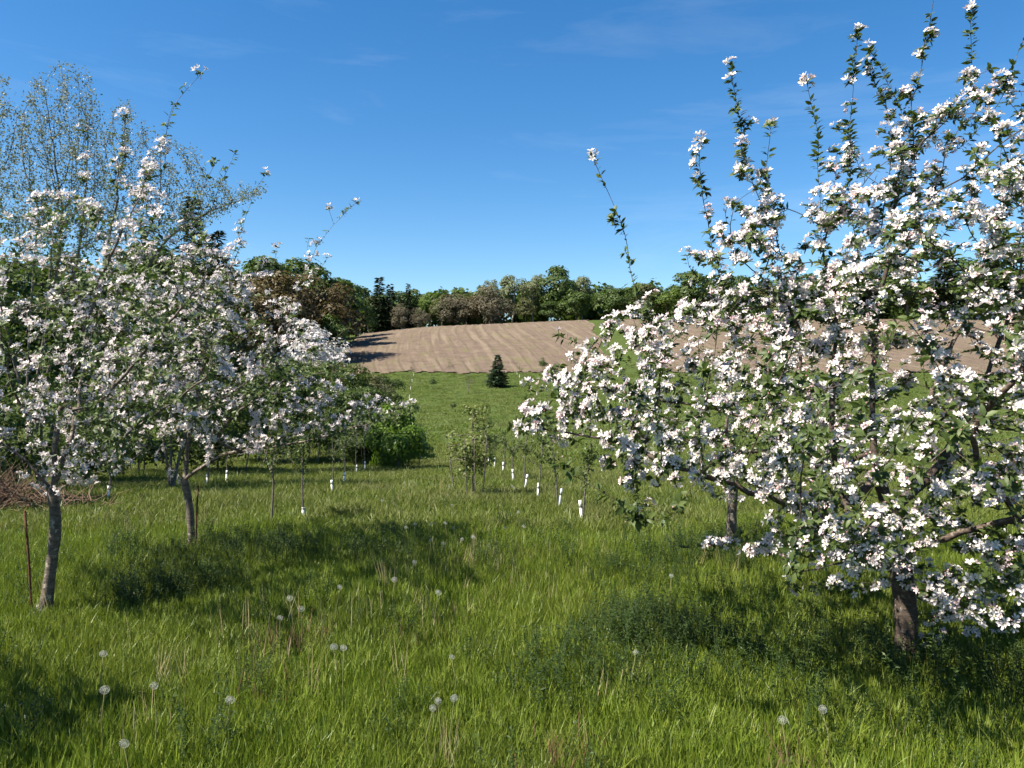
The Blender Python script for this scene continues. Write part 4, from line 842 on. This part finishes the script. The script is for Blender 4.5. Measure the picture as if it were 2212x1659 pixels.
# ------------------------------------------------------------------ meadow
def tuft(name, n, spread, hmin, hmax, wid, mat, seed, lean=.35, curve=.5, bare=False):
    r = np.random.default_rng(seed); mb = MB(); a = r.uniform(0, 6.28, n); q = spread * np.sqrt(r.random(n)); base = np.stack([np.cos(a) * q, np.sin(a) * q, np.zeros(n) - .02], 1)
    b = r.uniform(0, 6.28, n); d = np.stack([np.cos(b), np.sin(b), np.zeros(n)], 1); h = r.uniform(hmin, hmax, n) * (1 - .25 * q / spread); ln = np.abs(r.normal(0, lean, n)); cv = np.abs(r.normal(0, curve, n))
    c = r.uniform(0, 6.28, n); sd = np.stack([np.cos(c), np.sin(c), np.zeros(n)], 1); w = wid * r.uniform(.6, 1.25, n); V = np.empty((n, 7, 3))
    for k, (t, ww) in enumerate(((0, .8), (.4, 1.), (.75, .7), (1., 0))):
        cpos = base + d * (h * (ln * t + cv * t * t * .6))[:, None] + np.array([0, 0, 1]) * (h * t * (1 - .25 * cv * t))[:, None]
        if k < 3: V[:, 2*k] = cpos - sd * (w * ww / 2)[:, None]; V[:, 2*k+1] = cpos + sd * (w * ww / 2)[:, None]
        else: V[:, 6] = cpos
    off = np.arange(n)[:, None, None] * 7; Q = (np.array([(0, 1, 3, 2), (2, 3, 5, 4)])[None] + off).reshape(-1, 4); T = (np.array([(4, 5, 6)])[None] + off).reshape(-1, 3)
    mb.add(V.reshape(-1, 3), [Q, T], {'v': np.repeat(np.clip(r.normal(.5, .36, n), 0, 1), 7)}); return bpy.data.objects.new(name, mb.mesh(name, mat))
def forb(name, n, h, seed, mat, ls=.020):
    r = np.random.default_rng(seed); pos = []; yd = []; mb = MB()
    for k in range(n):
        b = np.array([r.normal() * .06, r.normal() * .06, 0]); e = b + np.array([r.normal() * .06, r.normal() * .06, h * r.uniform(.6, 1.1)]); n0 = mb.n; tube(mb, [b, (b + e) / 2 + r.normal(size=3) * .01, e], [.002, .0016, .001], 3); mb.a.setdefault('v', []).append(np.full(mb.n - n0, .3))
        for q in np.arange(.15, 1.02, .09):
            for s in range(3): pos.append(b + (e - b) * q); a = r.uniform(0, 6.28); yd.append([math.cos(a), math.sin(a), .35])
    pos = np.array(pos); R = frames_y(np.array(yd), np.tile([0, 0, 1.], (len(pos), 1)) + r.normal(size=pos.shape) * .3, r); inst(mb, QN, [QNF], R, pos, ls * r.uniform(.6, 1.3, len(pos)), None, {'v': np.clip(r.normal(.5, .25, len(pos)), 0, 1)})
    return bpy.data.objects.new(name, mb.mesh(name, mat))
def scatter(name, label, cat, pts, objs, idx, rot, scl):
    col = bpy.data.collections.new(name + '_source')
    for k, o in enumerate(objs): o.name = '%s_%02d' % (name, k); col.objects.link(o)
    me = bpy.data.meshes.new(name); me.vertices.add(len(pts)); me.vertices.foreach_set('co', np.asarray(pts, np.float32).ravel())
    a = me.attributes.new('pick', 'INT', 'POINT'); a.data.foreach_set('value', np.asarray(idx, np.int32))
    a = me.attributes.new('turn', 'FLOAT_VECTOR', 'POINT'); a.data.foreach_set('vector', np.asarray(rot, np.float32).ravel())
    a = me.attributes.new('size', 'FLOAT_VECTOR', 'POINT'); a.data.foreach_set('vector', np.asarray(scl, np.float32).ravel())
    o = link(name, me); ng = bpy.data.node_groups.new(name, 'GeometryNodeTree')
    ng.interface.new_socket('Geometry', in_out='INPUT', socket_type='NodeSocketGeometry'); ng.interface.new_socket('Geometry', in_out='OUTPUT', socket_type='NodeSocketGeometry')
    N = ng.nodes.new; L = ng.links.new; gi = N('NodeGroupInput'); go = N('NodeGroupOutput'); ip = N('GeometryNodeInstanceOnPoints'); ci = N('GeometryNodeCollectionInfo')
    ci.inputs['Collection'].default_value = col; ci.inputs['Separate Children'].default_value = True; ci.inputs['Reset Children'].default_value = True
    ip.inputs['Pick Instance'].default_value = True
    def na(nm, ty): n = N('GeometryNodeInputNamedAttribute'); n.data_type = ty; n.inputs['Name'].default_value = nm; return [s for s in n.outputs if s.enabled and s.name == 'Attribute'][0]
    L(gi.outputs[0], ip.inputs['Points']); L(ci.outputs[0], ip.inputs['Instance']); L(na('pick', 'INT'), ip.inputs['Instance Index'])
    L(na('turn', 'FLOAT_VECTOR'), ip.inputs['Rotation']); L(na('size', 'FLOAT_VECTOR'), ip.inputs['Scale']); L(ip.outputs[0], go.inputs[0])
    md = o.modifiers.new('scatter', 'NODES'); md.node_group = ng
    return tag(o, label, cat, kind='stuff')
def wedge(n, d0, d1, power=1., slack=1.6, r=rng, k=.70):
    """places on the ground in front of the path, thinning with distance"""
    u = r.random(n); D = (d0 ** power + u * (d1 ** power - d0 ** power)) ** (1 / power); x = r.uniform(-1, 1, n) * (k * D + slack); return x, D
def vnoise(x, y, s, seed=0):
    a = np.sin(x * s * 1.7 + seed) + np.sin(y * s * 1.3 + seed * 2.1) + np.sin((x + y) * s * .9 + seed * .7) + np.sin((x - 1.4 * y) * s * 1.9 + seed); return a / 4
rg = np.random.default_rng(3)
def lay(x, y, nv, smin, smax, tilt=.12, zs=None):
    n = len(x); pts = np.stack([x, y, H(x, y)], 1); rot = np.stack([rg.normal(size=n) * tilt, rg.normal(size=n) * tilt, rg.uniform(0, 6.28, n)], 1); s = rg.uniform(smin, smax, n); z = s if zs is None else s * zs; return pts, rg.integers(0, nv, n), rot, np.stack([s, s, z], 1)
near = [tuft('t', 30, .085, .075, .165, .0047, M['grass'], 400 + k, .25, .25) for k in range(6)] + [tuft('t', 16, .08, .12, .25, .0044, M['grass'], 410 + k, .18, .25) for k in range(1)]
x, y = wedge(27000, 1.5, 9.5, 1.35, r=rg); hz = 1 + .28 * vnoise(x, y, 1.1, 2) + .15 * vnoise(x, y, 3.1, 5)
scatter('meadow_grass', 'long green meadow grass in the foreground', 'grass', *[(a) for a in (lambda q: (q[0], near, q[1], q[2], q[3]))(lay(x, y, 7, .8, 1.15, zs=hz))])
farT = [tuft('t', 36, .20, .10, .20, .009, M['grass_far'], 420 + k) for k in range(5)]
x, y = wedge(25000, 8.5, 31, 1.35, r=rg); hz = (1 + .3 * vnoise(x, y, .8, 1)) * (1 - .5 * sstep(20, 31, y)); q = lay(x, y, 5, .85, 1.2, zs=hz); scatter('meadow_grass_beyond', 'meadow grass from the second trees to the mown strip', 'grass', q[0], farT, q[1], q[2], q[3])
shortT = [tuft('t', 40, .45, .07, .15, .024, M['short_grass'], 430 + k, .6, .8) for k in range(4)]
x, y = wedge(17000, 23.5, 80, 1.6, r=rg); k = ~((x > left_edge(y)) & (y > 77.5)); x, y = x[k], y[k]; q = lay(x, y, 4, .8, 1.3); scatter('mown_grass', 'short green grass on the slope below the field', 'grass', q[0], shortT, q[1], q[2], q[3])
# leafy weeds, thickest round the trunks on the right
fb = [forb('f', 7, .24, 440 + k, M['forb']) for k in range(4)]
xs_, ys_ = [], []
for cx, cy, sx, sy, n in ((2.3, 4.1, .7, .4, 60), (1.0, 4.75, .3, .25, 60), (3.0, 3.6, .6, .4, 50), (1.5, 6.6, .9, .5, 70), (-2.9, 7.2, .5, .4, 40), (-2.6, 5.9, .35, .3, 45), (.4, 4.2, .35, .25, 26), (-1.6, 7.4, .6, .4, 60), (2.1, 7.1, .5, .4, 50)):
    xs_.append(rg.normal(cx, sx, n)); ys_.append(rg.normal(cy, sy, n))
x, y = wedge(120, 2, 12, 1.3, r=rg); xs_.append(x); ys_.append(y); x = np.concatenate(xs_); y = np.concatenate(ys_); q = lay(x, y, 4, .7, 1.25); scatter('meadow_weeds', 'leafy dark weeds growing in the grass under the trees', 'weeds', q[0], fb, q[1], q[2], q[3])
# dry stalks
ds = [tuft('d', 5, .07, .16, .33, .0036, M['straw'], 450 + k, .12, .1) for k in range(4)]
xs_, ys_ = [], []
for px, py, n, s in ((1000, 1180, 26, .35), (890, 1270, 10, .2), (620, 1310, 14, .25), (740, 1420, 6, .15), (1010, 1240, 20, .5), (250, 1110, 26, .5), (385, 1400, 5, .1), (120, 1120, 16, .4), (1080, 1010, 40, .8), (960, 1040, 40, .9), (850, 1060, 30, .8), (1270, 1100, 8, .25), (1340, 1440, 5, .12), (940, 1560, 5, .08), (1180, 1150, 20, .6), (1600, 1180, 10, .2), (330, 1500, 5, .2)):
    g = G(px, py, .2); xs_.append(rg.normal(g[0], s, n)); ys_.append(rg.normal(g[1], s, n))
x, y = wedge(150, 3, 22, 1.4, r=rg); xs_.append(x); ys_.append(y); x = np.concatenate(xs_); y = np.concatenate(ys_); q = lay(x, y, 4, .8, 1.2); scatter('dry_stalks', 'pale dry stalks standing in the meadow', 'stalks', q[0], ds, q[1], q[2], q[3])
M['sorrel'] = leaf_mat('reddish_seed_stalk', [(.10, .055, .03), (.17, .095, .05), (.22, .14, .08)], .2, .7)
rs = [tuft('d', 9, .10, .10, .27, .005, M['sorrel'], 460 + k, .2, .2) for k in range(3)]
xs_, ys_ = [], []
for px, py, n, s in ((610, 1350, 12, .14), (1210, 1600, 12, .12), (1300, 1270, 10, .3), (560, 1440, 6, .15), (1800, 1600, 8, .15), (940, 1340, 6, .2), (100, 1130, 14, .5), (1040, 1190, 14, .4)):
    g = G(px, py, .15); xs_.append(rg.normal(g[0], s, n)); ys_.append(rg.normal(g[1], s, n))
x = np.concatenate(xs_); y = np.concatenate(ys_); q = lay(x, y, 3, .8, 1.2); scatter('reddish_stalks', 'thin reddish brown seed stalks in small patches of the meadow', 'stalks', q[0], rs, q[1], q[2], q[3])
# dandelion clocks
def clock_mesh():
    r = np.random.default_rng(9); n = 64; i = np.arange(n) + .5; ph = np.arccos(1 - 2 * i / n); th = np.pi * (1 + 5 ** .5) * i; d = np.stack([np.cos(th) * np.sin(ph), np.sin(th) * np.sin(ph), np.cos(ph)], 1); d = d[d[:, 2] > -.9]
    mb = MB(); star = np.array([[math.cos(a) * q, math.sin(a) * q, .12 * q] for a, q in zip(np.arange(8) / 8 * 6.283, [.24, .04] * 4)] + [[0, 0, -.05]]); tf = np.array([(k, (k + 1) % 8, 8) for k in range(8)]); R = frames(d, r=r)
    inst(mb, star, [tf], R, d * .019, .019); s = d * .004; e = d * .019; u = nrm(np.cross(d, r.normal(size=d.shape))) * .00035; V = np.stack([s - u, s + u, e], 1); mb.add(V.reshape(-1, 3), [np.arange(len(V) * 3).reshape(-1, 3)])
    return mb.mesh('seed_head', M['pappus'])
M['pappus'] = leaf_mat('dandelion_pappus', [(.55, .55, .52), (.66, .66, .62)], .35, .7, tw=(1, 1, 1))
CM = clock_mesh(); core = MB(); inst(core, BUD_V, [BUD_T], frames(np.array([[0, 0, 1.]])), np.array([[0, 0, -.003]]), .008); COREM = core.mesh('core', M['seed'])
def stem_mesh(h, seed):
    r = np.random.default_rng(seed); mb = MB(); tube(mb, [(0, 0, -.02), (r.normal() * .02, r.normal() * .02, h * .55), (0, 0, h)], [.0028, .0024, .002], 5); mb.a.setdefault('v', []).append(np.full(mb.n, .4)); return mb.mesh('stalk', M['dand_stem'])
M['dand_stem'] = leaf_mat('dandelion_stalk', [(.17, .18, .06), (.24, .22, .09)], .2)
SM = [(h, stem_mesh(h, int(h * 100))) for h in (.24, .28, .32)]
DL = [(895, 1219, 'dandelion clock on the left edge of the sunny strip beyond the shaded grass'), (852, 1257, 'dandelion clock at the corner of the second tree shadow'), (947, 1287, 'dandelion clock alone in the middle of the sunny grass'), (734, 1273, 'dandelion clock on a pale stem at the front of the second tree shadow'), (605, 1342, 'largest dandelion clock of the clump among brown stalks'), (626, 1297, 'highest dandelion clock of the clump among brown stalks'), (651, 1323, 'ragged dandelion clock right in the clump among brown stalks'),
 (721, 1404, 'left one of two dandelion clocks side by side'), (742, 1407, 'right one of two dandelion clocks side by side'), (976, 1425, 'dandelion clock alone above the front trio'), (1373, 1416, 'big white dandelion clock left of the right tree shadow'), (981, 1518, 'right dandelion clock of the front trio'), (935, 1539, 'lowest dandelion clock of the front trio'), (946, 1522, 'half hidden dandelion clock of the front trio'),
 (958, 1178, 'dandelion clock low in the far clump'), (998, 1169, 'dandelion clock in the middle of the far clump'), (1022, 1164, 'rightmost dandelion clock of the far clump'), (931, 1170, 'leftmost dandelion clock of the far clump'), (223, 1420, 'dandelion clock at the top of the left tree shadow'), (226, 1500, 'dandelion clock lower in the left tree shadow'), (333, 1491, 'dandelion clock right in the left tree shadow'), (497, 1521, 'dandelion clock between the left shadow and the front trio'), (268, 1615, 'dandelion clock at the bottom left'), (1690, 1568, 'greyish dandelion clock in front of the right tree'), (1777, 1540, 'small dandelion clock in front of the right tree, right of the greyish one'), (1450, 1248, 'dandelion clock above the dark weeds left of the right tree'), (656, 1640, 'dandelion clock cut off at the bottom edge')]
for k, (px, py, lab) in enumerate(DL[:-1]):
    h, sm = SM[k % 3]; g = G(px, py, h); t = thing('dandelion', lab, 'dandelion', g, k * 1.3, 'dandelion clocks'); link('stalk', sm, t); s = random.uniform(.72, 1.08); hd = link('seed_head', CM, t, (0, 0, h + .012), (random.uniform(-.5, .5), random.uniform(-.5, .5), 0), (s, s, s * random.uniform(.75, 1))); link('core', COREM, hd)
rr_ = np.random.default_rng(12)
for k in range(16):
    px = rr_.normal(980, 170); py = rr_.uniform(1030, 1150); h, sm = SM[k % 3]; g = G(px, py, h); t = thing('dandelion', 'tiny distant dandelion clock in the far half of the sunny meadow', 'dandelion', g, k, 'distant dandelion clocks'); link('stalk', sm, t); link('seed_head', CM, t, (0, 0, h + .012), scl=(.8, .8, .8))
